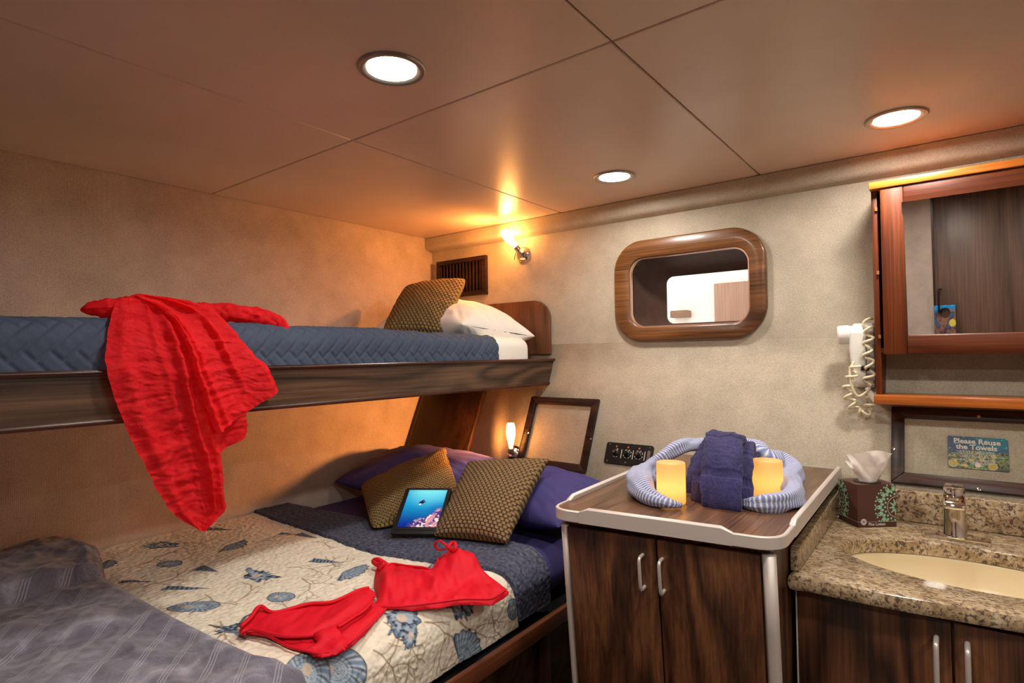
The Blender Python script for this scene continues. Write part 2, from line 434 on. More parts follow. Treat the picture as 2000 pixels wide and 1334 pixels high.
def knit(name, cw, ch, a, b, fleck):
    m = M(name, rough=.9, spec=.15)
    uv = m.coords('UV', (1, 1, 1))
    br = m.n('ShaderNodeTexBrick'); m.l(uv, br.inputs['Vector']); br.offset = .5; br.squash = 1
    br.inputs['Scale'].default_value = 1.0; br.inputs['Brick Width'].default_value = cw; br.inputs['Row Height'].default_value = ch
    br.inputs['Mortar Size'].default_value = ch*.34; br.inputs['Mortar Smooth'].default_value = 1.0
    nz = m.noise(uv, 320, 2)
    br2 = m.n('ShaderNodeTexBrick'); mp = m.n('ShaderNodeMapping'); m.l(uv, mp.inputs[0]); mp.inputs['Location'].default_value = (cw*.5, ch*.5, 0)
    m.l(mp.outputs[0], br2.inputs['Vector']); br2.offset = .5
    br2.inputs['Scale'].default_value = 1.0; br2.inputs['Brick Width'].default_value = cw; br2.inputs['Row Height'].default_value = ch
    br2.inputs['Mortar Size'].default_value = ch*.36; br2.inputs['Mortar Smooth'].default_value = .6
    body = m.ramp(nz, [(.3, lin(*a)), (.7, lin(*b))])
    dark = m.mix(m.math('MULTIPLY', br2.outputs['Fac'], .8), lin(*fleck), lin(34, 26, 14))
    m.color(m.mix(m.math('POWER', br.outputs['Fac'], 1.3), body, dark))
    h = m.math('SUBTRACT', 1.0, br.outputs['Fac'])
    m.bump(m.math('ADD', h, m.math('MULTIPLY', nz, .2)), 1.0, .005)
    return m.m
m_knit1 = knit('brown_knit', .0145, .0105, (140, 112, 88), (162, 134, 108), (158, 128, 70))
m_knit2 = knit('brown_knit_fine', .0155, .0118, (116, 95, 70), (144, 120, 90), (190, 160, 92))

def granite():
    m = M('granite', rough=.16, spec=.5); c = m.coords('Object', (1, 2.0, 1), (0, 0, .45))
    n1 = m.noise(c, 115, 4, .62, .4); n2 = m.noise(c, 26, 4, .6, .6); n3 = m.noise(c, 170, 3, .7)
    base = m.ramp(n2, [(.3, lin(138, 112, 84)), (.48, lin(180, 156, 122)), (.7, lin(206, 186, 158))])
    fl = m.ramp(n1, [(.40, (1, 1, 1, 1)), (.49, (0, 0, 0, 1))])
    x = m.mix(m.math('MULTIPLY', fl, .85), base, lin(62, 48, 40))
    f2 = m.ramp(n3, [(.38, (1, 1, 1, 1)), (.48, (0, 0, 0, 1))])
    m.color(m.mix(m.math('MULTIPLY', f2, .6), x, lin(96, 74, 54))); return m.m
m_gran = granite()
m_basin = M('cream_basin', lin(226, 208, 168), .25).m
_b = M('cream_porcelain', lin(228, 210, 170), .22); m_basin = _b.m

# ---------------------------------------------------------------- setting
XA, XR, YF, ZC = -2.0734, 1.15, -.80, 1.983
struct(box('floor', (XA-.05, YF, -.05), (XR, 2.3, 0), m_floor), 'dark wooden cabin floor')
struct(box('wall_left', (XA-.05, YF-.05, 0), (XA, WALL_Y+.02, ZC+.03), m_wallA), 'beige ribbed fabric wall behind the bunks')
struct(box('wall_right', (XR, YF-.05, 0), (XR+.05, WALL_Y+.02, ZC+.03), m_wallA), 'beige fabric wall to the right, out of view')
# hull wall: upright sheet with the port opening, leaning sheet below
hole = rrect(*[v for v in (OY(1226, 560, WALL_Y)[0]-.006, OY(1464, 560, WALL_Y)[0]+.006)], OY(1340, 640, WALL_Y)[2]-.004, OY(1350, 487, WALL_Y)[2]+.006, .07)
outer = np.array([(XA-.02, KNEE+.06), (XR+.02, KNEE+.06), (XR+.02, ZC+.03), (XA-.02, ZC+.03)])
wb = ring_plate('wall_back', outer, hole, lambda x, y, d: (x, WALL_Y+d, y), [(0, 0), (0, .03)], [(0, 0), (0, .03)], m_wallB)
struct(wb, 'beige fabric hull wall with the port')
zs = np.r_[KNEE+.085, np.linspace(KNEE+.0601, KNEE-.06, 12), .05]
Pl = np.array([[(x, wall_y(z)+(.004 if z > KNEE+.08 else .0003), z) for z in zs] for x in np.linspace(XA, XR, 3)])
low = grid('lower_lining', Pl, m_wallB, wb, solid=.03, solid_off=1, smooth=True)
# wall behind the camera, with the door seen in the mirror
MIR_Y, MIR_Z, MIR_T = 1.884, 1.62, math.radians(4.3)          # mirror glass tips forward a little in its frame
MN = np.array([0, -math.cos(MIR_T), -math.sin(MIR_T)])
def in_mirror(x, y, Y=YF):
    d = ray(x, y); p0 = np.array([0, MIR_Y, MIR_Z-CAMZ]); p = d*((p0@MN)/(d@MN)); r = d-2*(d@MN)*MN
    q = p+r*((Y-p[1])/r[1]); q[2] += CAMZ; return q
dx0 = in_mirror(1822, 500)[0]; dx1 = dx0+.72
struct(box('wall_front', (XA, YF-.05, 0), (dx0, YF, ZC+.03), m_wallA), 'beige fabric wall seen in the mirror')
o = struct(box('trim_2', (dx1, YF-.05, 0), (XR, YF, ZC+.03), m_wallA), 'beige fabric wall beside the door')
m_doorw = wood('walnut_door', (66, 44, 34), (92, 66, 52), (122, 90, 72), 'z', .4, 5, .8)
door = struct(box('door_1', (dx0+.004, YF-.045, .01), (dx1-.004, YF-.008, ZC-.004), m_doorw, None, .003), 'walnut laminate cabin door seen in the mirror')
struct(box('trim_4', (dx0-.004, YF-.04, 0), (dx0+.006, YF+.004, ZC), m_wal_z), 'thin dark strip at the door edge')
struct(box('leak_blocker', (dx0-.1, YF-.09, 0), (dx1+.1, YF-.052, ZC+.03), m_gap), 'added dark backing behind the door, blocking stray daylight')  # unseen box added to stop daylight leaking past the door edge
# door handle (black bent bar)
x, zt, zb_ = in_mirror(1833, 570)[0], in_mirror(1835, 565)[2], in_mirror(1834, 608)[2]
tube('door_handle', spl([(x+.012, YF-.012, zt), (x+.004, YF+.03, zt), (x, YF+.04, zt-.012), (x, YF+.04, zb_+.012), (x+.004, YF+.03, zb_), (x+.012, YF-.012, zb_)], 40), .006, m_pure_black, door, 8)
# ceiling: dark backing and separate laminate panels
ce = struct(box('ceiling', (XA-.05, YF-.05, ZC+.008), (XR+.05, WALL_Y+.02, ZC+.03), m_gap), 'panelled tan ceiling')
SX = [XA+.002, -1.2708, -.4931, .30, XR]; SY = [WALL_Y, .962, -.09, YF]
for i in range(len(SX)-1):
    for j in range(len(SY)-1):
        box('ceiling_panel', (SX[i]+.0016, SY[j+1]+.0016, ZC), (SX[i+1]-.0016, SY[j]-.0016, ZC+.010), m_ceil, ce, .0022, 1)
# fabric-covered cove along the top of the hull wall
cp = [(2.052, ZC-.002), (2.0, ZC-.002), (1.999, 1.945), (2.002, 1.932), (2.010, 1.924), (2.022, 1.921), (2.052, 1.915)]
bm = bmesh.new(); a = [bm.verts.new((XA+.001, y, z)) for y, z in cp]; b = [bm.verts.new((XR-.001, y, z)) for y, z in cp]
for k in range(len(cp)): bm.faces.new((a[k], a[(k+1) % len(cp)], b[(k+1) % len(cp)], b[k]))
bm.faces.new(a); bm.faces.new(b[::-1])
struct(bm_obj('trim_1', bm, m_wallB, None, True), 'padded beige fabric cove between hull wall and ceiling')

# ---------------------------------------------------------------- port window
win = bpy.data.objects.new('window_1', None); COL.objects.link(win); win.location = (-.77, WALL_Y, 1.45); struct(win, 'deep recessed port window in a rounded teak ring')
def toW(y0): return lambda x, z, d: (x, y0-d, z)
po = rrect(OY(1199, 560, 2.03)[0], OY(1496, 545, 2.03)[0], OY(1340, 664, 2.03)[2], OY(1350, 455, 2.03)[2], .115, 12)
pi_ = rrect(OY(1228, 560, 2.03)[0], OY(1463, 560, 2.03)[0], OY(1340, 636, 2.03)[2], OY(1350, 491, 2.03)[2], .058, 12)
ring_plate('port_ring', po, pi_, toW(WALL_Y), [(.006, .020), (.002, .018), (0, .014), (0, 0)], [(-.004, .020), (-.001, .018), (0, .014), (0, 0)], m_port, win, True)
# bright bead inside the ring
ring_plate('port_bead', inset(pi_, -.001), inset(pi_, .005), toW(WALL_Y), [(0, .010), (0, -.004)], [(0, .010), (0, -.004)], M('bead_trim', lin(196, 150, 124), .3, .4).m, win, True)
# tunnel through the hull
FAR = 2.27
fx0, fx1 = OY(1303, 590, FAR)[0], OY(1465, 590, FAR)[0]+.05
fz0, fz1 = OY(1380, 629, FAR)[2], OY(1380, 534, FAR)[2]
fi = rrect(fx0, fx1, fz0, fz1, .03, 12)
tin = inset(pi_, -.004); tout = rrect(fx0-.012, fx1+.012, fz0-.012, fz1+.03, .05, 12)
V = [(x, WALL_Y-.004, z) for x, z in tin]+[(x, 2.13, z) for x, z in (tin*.5+tout*.5)*1.0]+[(x, FAR-.04, z) for x, z in tout]
n = len(tin); Fc = []
V = [(x, WALL_Y-.004, z) for x, z in tin]+[(x, WALL_Y+.13, z) for x, z in tin]+[(x, FAR-.015, z) for x, z in tout]+[(x, FAR, z) for x, z in fi]
for q in range(3):
    for k in range(n): Fc.append((q*n+k, q*n+(k+1) % n, (q+1)*n+(k+1) % n, (q+1)*n+k))
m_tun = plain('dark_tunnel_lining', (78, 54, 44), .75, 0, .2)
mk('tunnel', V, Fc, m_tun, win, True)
gl = M('port_glass', (1, 1, 1, 1), .0); gl.b.inputs['Transmission Weight'].default_value = 1; gl.b.inputs['IOR'].default_value = 1.0
mk('pane', [(x, FAR+.004, z) for x, z in fi], [tuple(range(n))], gl.m, win)
# what the port looks out on: the white side of the next boat, a curtained window in it
nb = thing('neighbouring_boat', 'sunlit white boat side outside the port with a brown curtained window', 'boat', (-1.5, 3.6, .5))
m_bw = plain('white_gelcoat', (240, 236, 230), .5, var=.02)
box('hull_side', (-4.2, 3.6, .2), (1.2, 3.75, 3.2), m_bw, nb, .02)
wx0, wx1 = OY(1395, 580, 3.58)[0], OY(1500, 580, 3.58)[0]
wz0, wz1 = OY(1420, 622, 3.58)[2]-.05, OY(1420, 552, 3.58)[2]
wf = box('curtain', (wx0, 3.575, wz0), (wx1, 3.60, wz1), wood('curtain_cloth', (150, 112, 94), (165, 130, 112), (184, 150, 132), 'z', .9, 2, 1.0), nb, .004)
bx, bz = OY(1315, 615, 3.55)[0], OY(1315, 612, 3.55)[2]
box('fender_shelf', (bx-.01, 3.52, bz-.03), (bx+.10, 3.6, bz+.015), plain('shelf_brown', (140, 106, 84), .6), nb, .004)
# ---------------------------------------------------------------- recessed downlights
def downlight(x, y, label):
    t = thing('downlight', label, 'light', (x, y, ZC), 'recessed ceiling downlights')
    lathe('trim_ring', (x, y, ZC+.002), (0, 0, -1), [(.069, 0), (.069, .004), (.066, .007), (.058, .0075), (.050, .004), (.0495, .001)], m_nickel, t, 36)
    lathe('lens', (x, y, ZC+.002), (0, 0, -1), [(0, .0042), (.0492, .0026)], m_lens, t, 24)
for px, py, lb in ((765, 134, 'bright recessed downlight nearest the upper bunk, upper centre of the ceiling'),
                   (1200, 345, 'small bright recessed downlight above the port window'),
                   (1750, 230, 'bright recessed downlight above the mirror cabinet')):
    p = OZ(px, py, ZC); downlight(p[0], p[1], lb)
downlight(-.10, .77, 'recessed downlight above the vanity side, just out of the picture')
downlight(.69, -.17, 'recessed downlight near the cabin door, behind the viewer')
downlight(.69, .77, 'added fill downlight right of the viewer, out of the picture')  # unseen extra lamp, added to lift the ambient light
downlight(-.10, -.17, 'added fill downlight straight behind the viewer')  # unseen extra lamp, added to brighten the wall the mirror shows

# ---------------------------------------------------------------- upper bunk
BX = -1.345                                                    # outer face of the fascia
bunk = thing('upper_bunk', 'upper bunk shelf with a walnut fascia board and dark mouldings', 'bunk', (-1.7, 1.0, 1.27))
zt = 1.40+(OX(600, 713, BX)[2]-1.40); zt = OX(620, 713, BX)[2]; zbm = OX(620, 790, BX)[2]
yend = OX(1082, 725, BX)[1]; yend = min(yend, WALL_Y-.006)
box('fascia', (BX-.022, YF+.06, zbm+.006), (BX, yend, zt-.008), m_wal_y, bunk)
def molding(name, z0, z1, out, y1):
    prof = [(BX-.03, z0), (BX+out*.7, z0), (BX+out, (z0*2+z1)/3), (BX+out, (z0+2*z1)/3), (BX+out*.7, z1), (BX-.03, z1)]
    bm = bmesh.new(); a = [bm.verts.new((x, YF+.06, z)) for x, z in prof]; b = [bm.verts.new((x, y1, z)) for x, z in prof]
    for k in range(6): bm.faces.new((a[k], a[(k+1) % 6], b[(k+1) % 6], b[k]))
    bm.faces.new(a); bm.faces.new(b[::-1]); return bm_obj(name, bm, m_mold, bunk, True)
molding('top_moulding', zt-.009, zt+.002, .009, yend)
molding('bottom_moulding', zbm-.003, zbm+.008, .006, yend-.012)
box('base_board', (XA+.002, YF+.06, zbm+.004), (BX-.022, WALL_Y-.052, zbm+.03), m_wal_y, bunk)
# rounded headboard against the hull wall
hx1 = OY(1073, 640, 2.03)[0]; hz1 = OY(1040, 587, 2.03)[2]; hz0 = OY(1070, 692, 2.03)[2]
hb = [(XA+.04, hz0), (hx1, hz0)]+[(hx1-.085+.085*math.cos(a), hz1-.085+.085*math.sin(a)) for a in np.linspace(0, math.pi/2, 10)]+[(XA+.04, hz1)]
prism('headboard', [(x, 2.048, z) for x, z in hb], A(0, -.018, 0), m_head, bunk, .004)

m1 = box('bunk_mattress', (XA+.012, YF+.1, zbm+.032), (-1.372, OX(1036, 680, -1.38)[1], 1.468), m_sheet_w, None, .045, 5)
tag(m1, 'white sheeted mattress on the upper bunk', 'mattress')

# quilt with stitched herringbone, lying over the mattress and down its front
def herring(a, b, w=.029, k=3):
    """puff height 0..1 of a herringbone of blocks w wide, k*w long; a, b in metres"""
    c, s = math.cos(math.pi/4), math.sin(math.pi/4)
    x = (a*c-b*s)/w; y = (a*s+b*c)/w
    ix, iy = np.floor(x), np.floor(y)
    q = np.mod(ix-iy, 2*k)
    # horizontal block if q<k: its start is ix-q ; else vertical
    hor = q < k
    u = np.where(hor, x-(ix-q), x-ix); lu = np.where(hor, k, 1)
    v = np.where(hor, y-iy, y-(iy-(2*k-1-q))); lv = np.where(hor, 1, k)
    d = np.minimum(np.minimum(u, lu-u), np.minimum(v, lv-v))
    return np.clip(d/.22, 0, 1)**.6, hor, u, v
ny, ns = 1100, 120
qy = np.linspace(YF+.12, OX(972, 690, -1.36)[1], ny)
xf, r, top, zl = -1.357, .05, 1.478, zt-.006
xf_q, r_q, top_q = xf, r, top
s1 = (xf-r)-(XA+.02); s = np.linspace(s1-.28, s1+r*math.pi/2+(top-r-zl), ns)
th = np.clip((s-s1)/r, 0, math.pi/2)
px = np.where(s < s1, XA+.02+s, xf-r+r*np.sin(th)); pz = np.where(s < s1+r*math.pi/2, top-r+r*np.cos(th), top-r-(s-s1-r*math.pi/2))
nx, nz = np.sin(th), np.cos(th)
Y, Sg = np.meshgrid(qy, s, indexing='ij')
h, hor, hu, hv = herring(Y, Sg)
h = h*.0046 + np.where(h > .9, np.sin(np.where(hor, hv, hu)*0+np.where(hor, hu, hv)*9)*.0003, 0)
wr = fbm(np.stack([Y*7, Sg*9, Y*0], -1), 3, 5)*.004 + fbm(np.stack([Y*30+Sg*26, Sg*12-Y*6, Y*0], -1), 2, 8)*.0028*sm(.9, 1.4, Y)
sag = np.interp(Y, [-.7, .3, .9, 1.3, 1.73], [0, .006, .002, 0, -.012])
H = h+wr
P = np.stack([px[None]+nx[None]*H, Y, pz[None]+nz[None]*H+sag*(1-sm(s1+.06, s1+.16, Sg))], -1)
q = grid('bunk_quilt', P, m_quilt, flip=True, solid=.006, solid_off=-1)
tag(q, 'slate blue herringbone quilt spread over the upper bunk', 'quilt')

# white pillow and knit cushion on the upper bunk
wp = cushion('pillow', [A(-1.98, 1.60, 1.50), OX(1046, 655, -1.385)+A(-.03, -.25, .0), OX(1046, 652, -1.375), A(-1.98, 2.0, 1.56)], .17, m_sheet_w, None, 48, .05, .007, 3, .5)
C = [A(-1.97, 1.57, 1.51), A(-1.46, 1.60, 1.515), OX(1050, 658, -1.372), A(-1.98, 2.0, 1.60)]
bpy.data.objects.remove(wp)
wp = cushion('pillow', C, .23, m_sheet_w, None, 56, .04, .011, 3, .5, .03)
tag(wp, 'plump white pillow on the upper bunk', 'pillow')
C = [OX(745, 648, -1.78), OX(866, 652, -1.56), OY(913, 544, 1.80), OY(792, 560, 1.72)]
cu = cushion('knit_cushion', C, .12, m_knit2, None, 44, .03, .003, 4)
tag(cu, 'brown chunky knit cushion leaning on the white pillow of the upper bunk', 'cushion')

# ---------------------------------------------------------------- reading lamps, vent, wall panel
def lamp(name, label, base, wn, piv, ax, mat, L, r0, r1, sw, beam):
    t = thing(name, label, 'lamp', base, 'reading lamps on the hull wall')
    lathe('base', base, wn, [(0, 0), (.034, 0), (.036, .004), (.033, .012), (.022, .020), (.010, .024), (0, .025)], m_chrome, t, 28)
    tube('arm', spl([np.asarray(base)+np.asarray(wn)*.02, (np.asarray(base)+np.asarray(wn)*.045+np.asarray(piv))/2, np.asarray(piv)], 10), .006, m_nickel, t, 10)
    ax = np.asarray(ax)/np.linalg.norm(ax)
    lathe('socket', np.asarray(piv)-ax*.016, ax, [(0, 0), (.011, 0), (.013, .004), (.013, .020), (.009, .022)], m_nickel, t, 20)
    lathe('glass_shade', np.asarray(piv)+ax*.006, ax, [(.0, .0), (r0*.8, .0), (r0, .01), (r1, L*.55), (r1*.92, L*.85), (r1*.7, L), (0, L)], mat, t, 20)
    L_ = bpy.data.lights.new('lamp_beam', 'SPOT'); L_.energy = beam[1]; L_.color = (1.0, .36, .085); L_.spot_size = math.radians(165); L_.spot_blend = 1.0; L_.shadow_soft_size = .018
    lo = bpy.data.objects.new('lamp_beam', L_); lo.location = Vector(np.asarray(piv)+ax*L*.6+np.asarray(beam[0])*.025); lo.rotation_euler = Vector(beam[0]).to_track_quat('-Z', 'Y').to_euler(); link(lo, t)
    if sw is not None: tube('switch_stick', sw, .0022, m_nickel, t, 6)
    return t
b1 = OY(1023, 497, WALL_Y); p1 = OY(1009, 484, 1.985); e1 = OY(984, 453, 1.955)
lamp('reading_lamp', 'lit reading lamp tilted upward above the upper bunk pillow', b1, (0, -1, 0), p1, e1-p1, m_warm, float(np.linalg.norm(e1-p1)), .010, .020, [OY(1009, 487, 1.98), OY(1004, 507, 1.975)], (A(-.62, -.55, -.10), BEAM1))
b2 = OS(1005, 886); p2 = OS(998, 878, .05); e2 = p2+A(0, 0, .105)
lamp('reading_lamp', 'lit upright reading lamp above the lower bed pillows', b2, SN, p2, e2-p2, m_warm2, .10, .009, .019, None, (A(-.93, -.30, .05), BEAM2))

vx0, vx1, vz0, vz1 = OY(856, 530, 2.045)[0], OY(952, 530, 2.045)[0], OY(952, 575, 2.045)[2], OY(952, 498, 2.045)[2]
ven = thing('vent_grille', 'dark wooden vent grille with upright slats in the corner', 'vent', ((vx0+vx1)/2, WALL_Y, vz0))
for nm, q0, q1 in (('frame_rail', (vx0, vz1-.022), (vx1, vz1)), ('frame_rail', (vx0, vz0), (vx1, vz0+.022)), ('frame_stile', (vx0, vz0+.022), (vx0+.022, vz1-.022)), ('frame_stile', (vx1-.026, vz0+.022), (vx1, vz1-.022))):
    box(nm, (q0[0], 2.030, q0[1]), (q1[0], 2.050, q1[1]), m_dark, ven, .003)
box('backing', (vx0+.01, 2.044, vz0+.01), (vx1-.01, 2.049, vz1-.01), m_pure_black, ven)
nsl = 13
for k in range(nsl):
    xs = vx0+.03+(vx1-vx0-.066)*k/(nsl-1)
    box('slat', (xs-.0045, 2.032, vz0+.022), (xs+.0045, 2.045, vz1-.022), m_dark, ven, .0025, 2)
pc = [OS(828, 765, 0), OS(944, 755, 0), OS(920, 905, 0), OS(803, 890, 0)]
x0, x1 = max(XA+.004, (pc[0][0]+pc[3][0])/2), (pc[1][0]+pc[2][0])/2
pan = prism('wall_panel', [A(x0, wall_y(1.262), 1.262), A(x1, wall_y(1.262), 1.262), A(x1, wall_y(.80), .80), A(x0, wall_y(.80), .80)], SN*.018, m_panel, None, .003)
tag(pan, 'dark glossy wooden panel on the hull wall beneath the upper bunk', 'wall panel')

# ---------------------------------------------------------------- lower bed
RX = -.90
bed = thing('lower_bed', 'lower bed box with a dark varnished side rail', 'bed', (-1.45, .9, 0))
rz = OX(1000, 1252, RX)[2]
box('side_rail', (RX-.012, YF+.06, rz-.045), (RX+.004, 1.70, rz), m_railw, bed, .005, 3)
box('ledge', (RX-.10, YF+.06, rz-.03), (RX-.011, 1.70, rz-.016), m_pure_black, bed)
box('base_front', (RX-.10, YF+.06, .02), (RX-.07, 1.60, rz-.03), m_wal_x, bed)
for yy in (.62, 1.02, 1.36): box('base_stile', (RX-.07, yy, .02), (RX-.052, yy+.05, rz-.046), m_wal_z, bed, .003)
mat2 = box('mattress', (XA+.006, YF+.1, rz-.012), (-.962, 1.725, .806), m_sheet_n, None, .07, 6)
tag(mat2, 'mattress in navy purple sheets on the lower bed', 'mattress')

def bedprof(s, top, xf, r, zlow):
    """s = distance from the side wall across the bed and down its front"""
    s1 = (xf-r)-XA-.008; th = np.clip((s-s1)/r, 0, math.pi/2)
    x = np.where(s < s1, XA+.008+s, xf-r+r*np.sin(th)); z = np.where(s < s1+r*math.pi/2, top-r+r*np.cos(th), top-r-(s-s1-r*math.pi/2))
    return x, z, np.sin(th), np.cos(th)
def bed_s(x, y, top=.824, xf=-.938, r=.08):
    """photo point on the bed -> (s, y)"""
    p = OZ(x, y, top)
    if p[0] <= xf-r: return p[0]-XA-.008, p[1]
    best = None
    for s in np.linspace((xf-r)-XA-.008, (xf-r)-XA-.008+r*math.pi/2+.08, 200):
        X, Z, _, _ = bedprof(np.array([s]), top, xf, r, 0); d = ray(x, y); P = d*(X[0]/d[0]); e = abs(P[2]+CAMZ-Z[0])
        if best is None or e < best[0]: best = (e, s, P[1])
    return best[1], best[2]
TOP, XFB, RB = .824, -.938, .08
smax = (XFB-RB)-XA-.008+RB*math.pi/2+(TOP-RB-(rz-.004))
ns, ny = 620, 430
s = np.linspace(0, smax, ns); yv = np.linspace(.30, 1.0, ny)
edge_s = np.array([bed_s(*p)[0] for p in ((508, 1006), (620, 1045), (730, 1080), (900, 1110), (985, 1130))]+[smax]); edge_y = np.array([bed_s(*p)[1] for p in ((508, 1006), (620, 1045), (730, 1080), (900, 1110), (985, 1130))]+[bed_s(1013, 1215)[1]])
ye = np.interp(s, edge_s, edge_y)
Sg = np.repeat(s[:, None], ny, 1); tt = np.linspace(0, 1, ny)[None]; Y = .30+(ye[:, None]-.30)*tt
x, z, nx, nz = bedprof(s, TOP, XFB, RB, 0)
H = fbm(np.stack([Sg*6, Y*6, Sg*0], -1), 2, 21)*.004
# stitched puckers
H = H+np.abs(vnoise(np.stack([Sg*52, Y*70, Sg*0], -1), 31))*.0022
P = np.stack([x[:, None]+nx[:, None]*H, Y, z[:, None]+nz[:, None]*H], -1)

# printed sea life: drawn in metres on the cloth
cream, dk, bl, lb, br = [np.array(lin(*c)[:3]) for c in ((238, 228, 208), (58, 62, 74), (112, 134, 160), (170, 186, 200), (150, 126, 102))]
CC = np.broadcast_to(cream, (ns, ny, 3)).copy()
CC *= (1+.05*fbm(np.stack([Sg*40, Y*40, Sg*0], -1), 3, 77))[..., None]
rng = random.Random(7)
def put(mask, c, a=1.0):
    m = np.clip(mask*a, 0, 1)[..., None]; return m, c
def paint(sl, m, c):
    CC[sl] = CC[sl]*(1-m[..., None])+c*m[..., None]
def window(cs, cy, R):
    i0, i1 = np.searchsorted(s, cs-R), np.searchsorted(s, cs+R)
    jy = .30+(np.interp(cs, edge_s, edge_y)-.30)*np.linspace(0, 1, ny)
    j0, j1 = np.searchsorted(jy, cy-R*1.15), np.searchsorted(jy, cy+R*1.15)
    return (slice(i0, i1), slice(j0, j1))
def aa(d, w): return np.clip(.5-d/w, 0, 1)        # d<0 inside
PX = .0022
def segs(px_pts, w, c, a=.9, world=False):
    pts = px_pts if world else [bed_s(*p) for p in px_pts]
    cs = sum(p[0] for p in pts)/len(pts); cy = sum(p[1] for p in pts)/len(pts)
    R = max(max(abs(p[0]-cs), abs(p[1]-cy)) for p in pts)+.01
    sl = window(cs, cy, R); A_, B_ = Sg[sl], Y[sl]
    if A_.size == 0: return
    D = np.full(A_.shape, 9.)
    for (ax, ay), (bx, by) in zip(pts[:-1], pts[1:]):
        dx, dy = bx-ax, by-ay; L2 = dx*dx+dy*dy+1e-9
        t = np.clip(((A_-ax)*dx+(B_-ay)*dy)/L2, 0, 1); D = np.minimum(D, np.hypot(A_-ax-t*dx, B_-ay-t*dy))
    paint(sl, aa(D-w, PX)*a, c)
def coral(px, py, ang, L, c=br, depth=4, w=.0012):
    s0, y0 = bed_s(px, py)
    def rec(p, a, l, d):
        if d == 0: return
        pts = [p]
        for k in range(3):
            a += rng.uniform(-.35, .35); p = (p[0]+math.cos(a)*l/3, p[1]+math.sin(a)*l/3); pts.append(p)
        segs(pts, w*(.7+.2*d), c, .9, True)
        for q in (-1, 1): rec(p, a+q*rng.uniform(.3, .75), l*rng.uniform(.6, .85), d-1)
        if d > 2: rec(pts[1], a+rng.choice((-1, 1))*.9, l*.5, d-2)
    rec((s0, y0), ang, L, depth)
def loc(cx, cy, R, ang):
    cs, yy = bed_s(cx, cy); sl = window(cs, yy, R); a, b = Sg[sl]-cs, Y[sl]-yy
    c_, s_ = math.cos(ang), math.sin(ang)
    return sl, a*c_+b*s_, -a*s_+b*c_
def fan(cx, cy, R, ang, k=9):
    sl, u, v = loc(cx, cy, R*1.5, ang)
    if u.size == 0: return
    u = u+R*.5; rr = np.hypot(u, v); th = np.arctan2(v, u)
    d = np.maximum(rr-R*(1.15+.05*np.cos(th*k*2)), (np.abs(th)-1.15)*R*.5)
    paint(sl, aa(d, PX), lb); rib = np.cos(th*k*2)
    paint(sl, aa(d, PX)*np.clip(rib*1.6-.2, 0, 1)*.85, bl); paint(sl, aa(d, PX)*np.clip(-rib*2-1.1, 0, 1)*.9, dk)
    paint(sl, aa(d, PX)*np.clip(np.cos(rr/R*22)-.75, 0, 1)*1.6, dk); paint(sl, aa(np.abs(d)-.0016, PX), dk)
def nautilus(cx, cy, R, ang, ex=.72):
    sl, u, v = loc(cx, cy, R*1.5, ang)
    if u.size == 0: return
    v = v/ex; rr = np.hypot(u, v); th = np.arctan2(v, u)
    d = rr-R*(1+.05*np.sin(th))
    paint(sl, aa(d, PX), lb)
    spv = np.log(np.clip(rr/R, 1e-3, 9))/.32-th/ (2*math.pi)*2.2
    stripe = np.cos(th*11+rr/R*6)
    paint(sl, aa(d, PX)*np.clip(stripe*1.5-.1, 0, 1)*sm(.25, .6, rr/R)*.9, bl)
    paint(sl, aa(d, PX)*np.clip(-stripe*2-1.2, 0, 1)*sm(.3, .6, rr/R), dk)
    paint(sl, aa(d, PX)*np.clip(np.cos(spv*2*math.pi)-.55, 0, 1)*1.6*(rr < R*.75), dk)
    paint(sl, aa(np.hypot(u+R*.25, v)-R*.22, PX)*.8, np.array(lin(206, 186, 160)[:3])); paint(sl, aa(np.abs(d)-.0015, PX), dk)
def conch(cx, cy, R, ang, sp=7):
    sl, u, v = loc(cx, cy, R*1.8, ang)
    if u.size == 0: return
    rr = np.hypot(u, v*1.5); th = np.arctan2(v*1.5, u)
    cn, sn = np.cos(th)*1.7+cx*.13, np.sin(th)*1.7
    star = R*(.62+.22*vnoise(np.stack([cn, sn, th*0+cy], -1), 6)+.42*np.clip(vnoise(np.stack([cn*3.2, sn*3.2, th*0+cx], -1), 8), 0, 1)**.8+.25*np.clip(np.cos(th-.3), 0, 1)**8)
    d = rr-star
    paint(sl, aa(d, PX), bl); paint(sl, aa(d+R*.22, PX)*.8, lb)
    nz = vnoise(np.stack([u*140, v*140, u*0+cx], -1), 4)
    paint(sl, aa(d, PX)*np.clip(nz*2.2-.35, 0, 1), dk); paint(sl, aa(np.hypot(u-R*.05, v)-R*.2, PX)*.8, np.array(lin(214, 196, 172)[:3]))
    paint(sl, aa(np.abs(d)-.0018, PX)*.95, dk)
def auger(cx, cy, R, ang, wd=.2):
    sl, u, v = loc(cx, cy, R*1.3, ang)
    if u.size == 0: return
    w = R*wd*(1-u/R)*.75*(u > -R)+1e-5; d = np.maximum(np.abs(v)-w, np.abs(u)-R)
    paint(sl, aa(d, PX), bl); ch = np.cos(u/R*30+v/R*9)
    paint(sl, aa(d, PX)*np.clip(ch*1.6-.1, 0, 1), dk); paint(sl, aa(d, PX)*np.clip(-ch-.5, 0, 1)*.8, lb); paint(sl, aa(np.abs(d)-.0012, PX)*.8, dk)
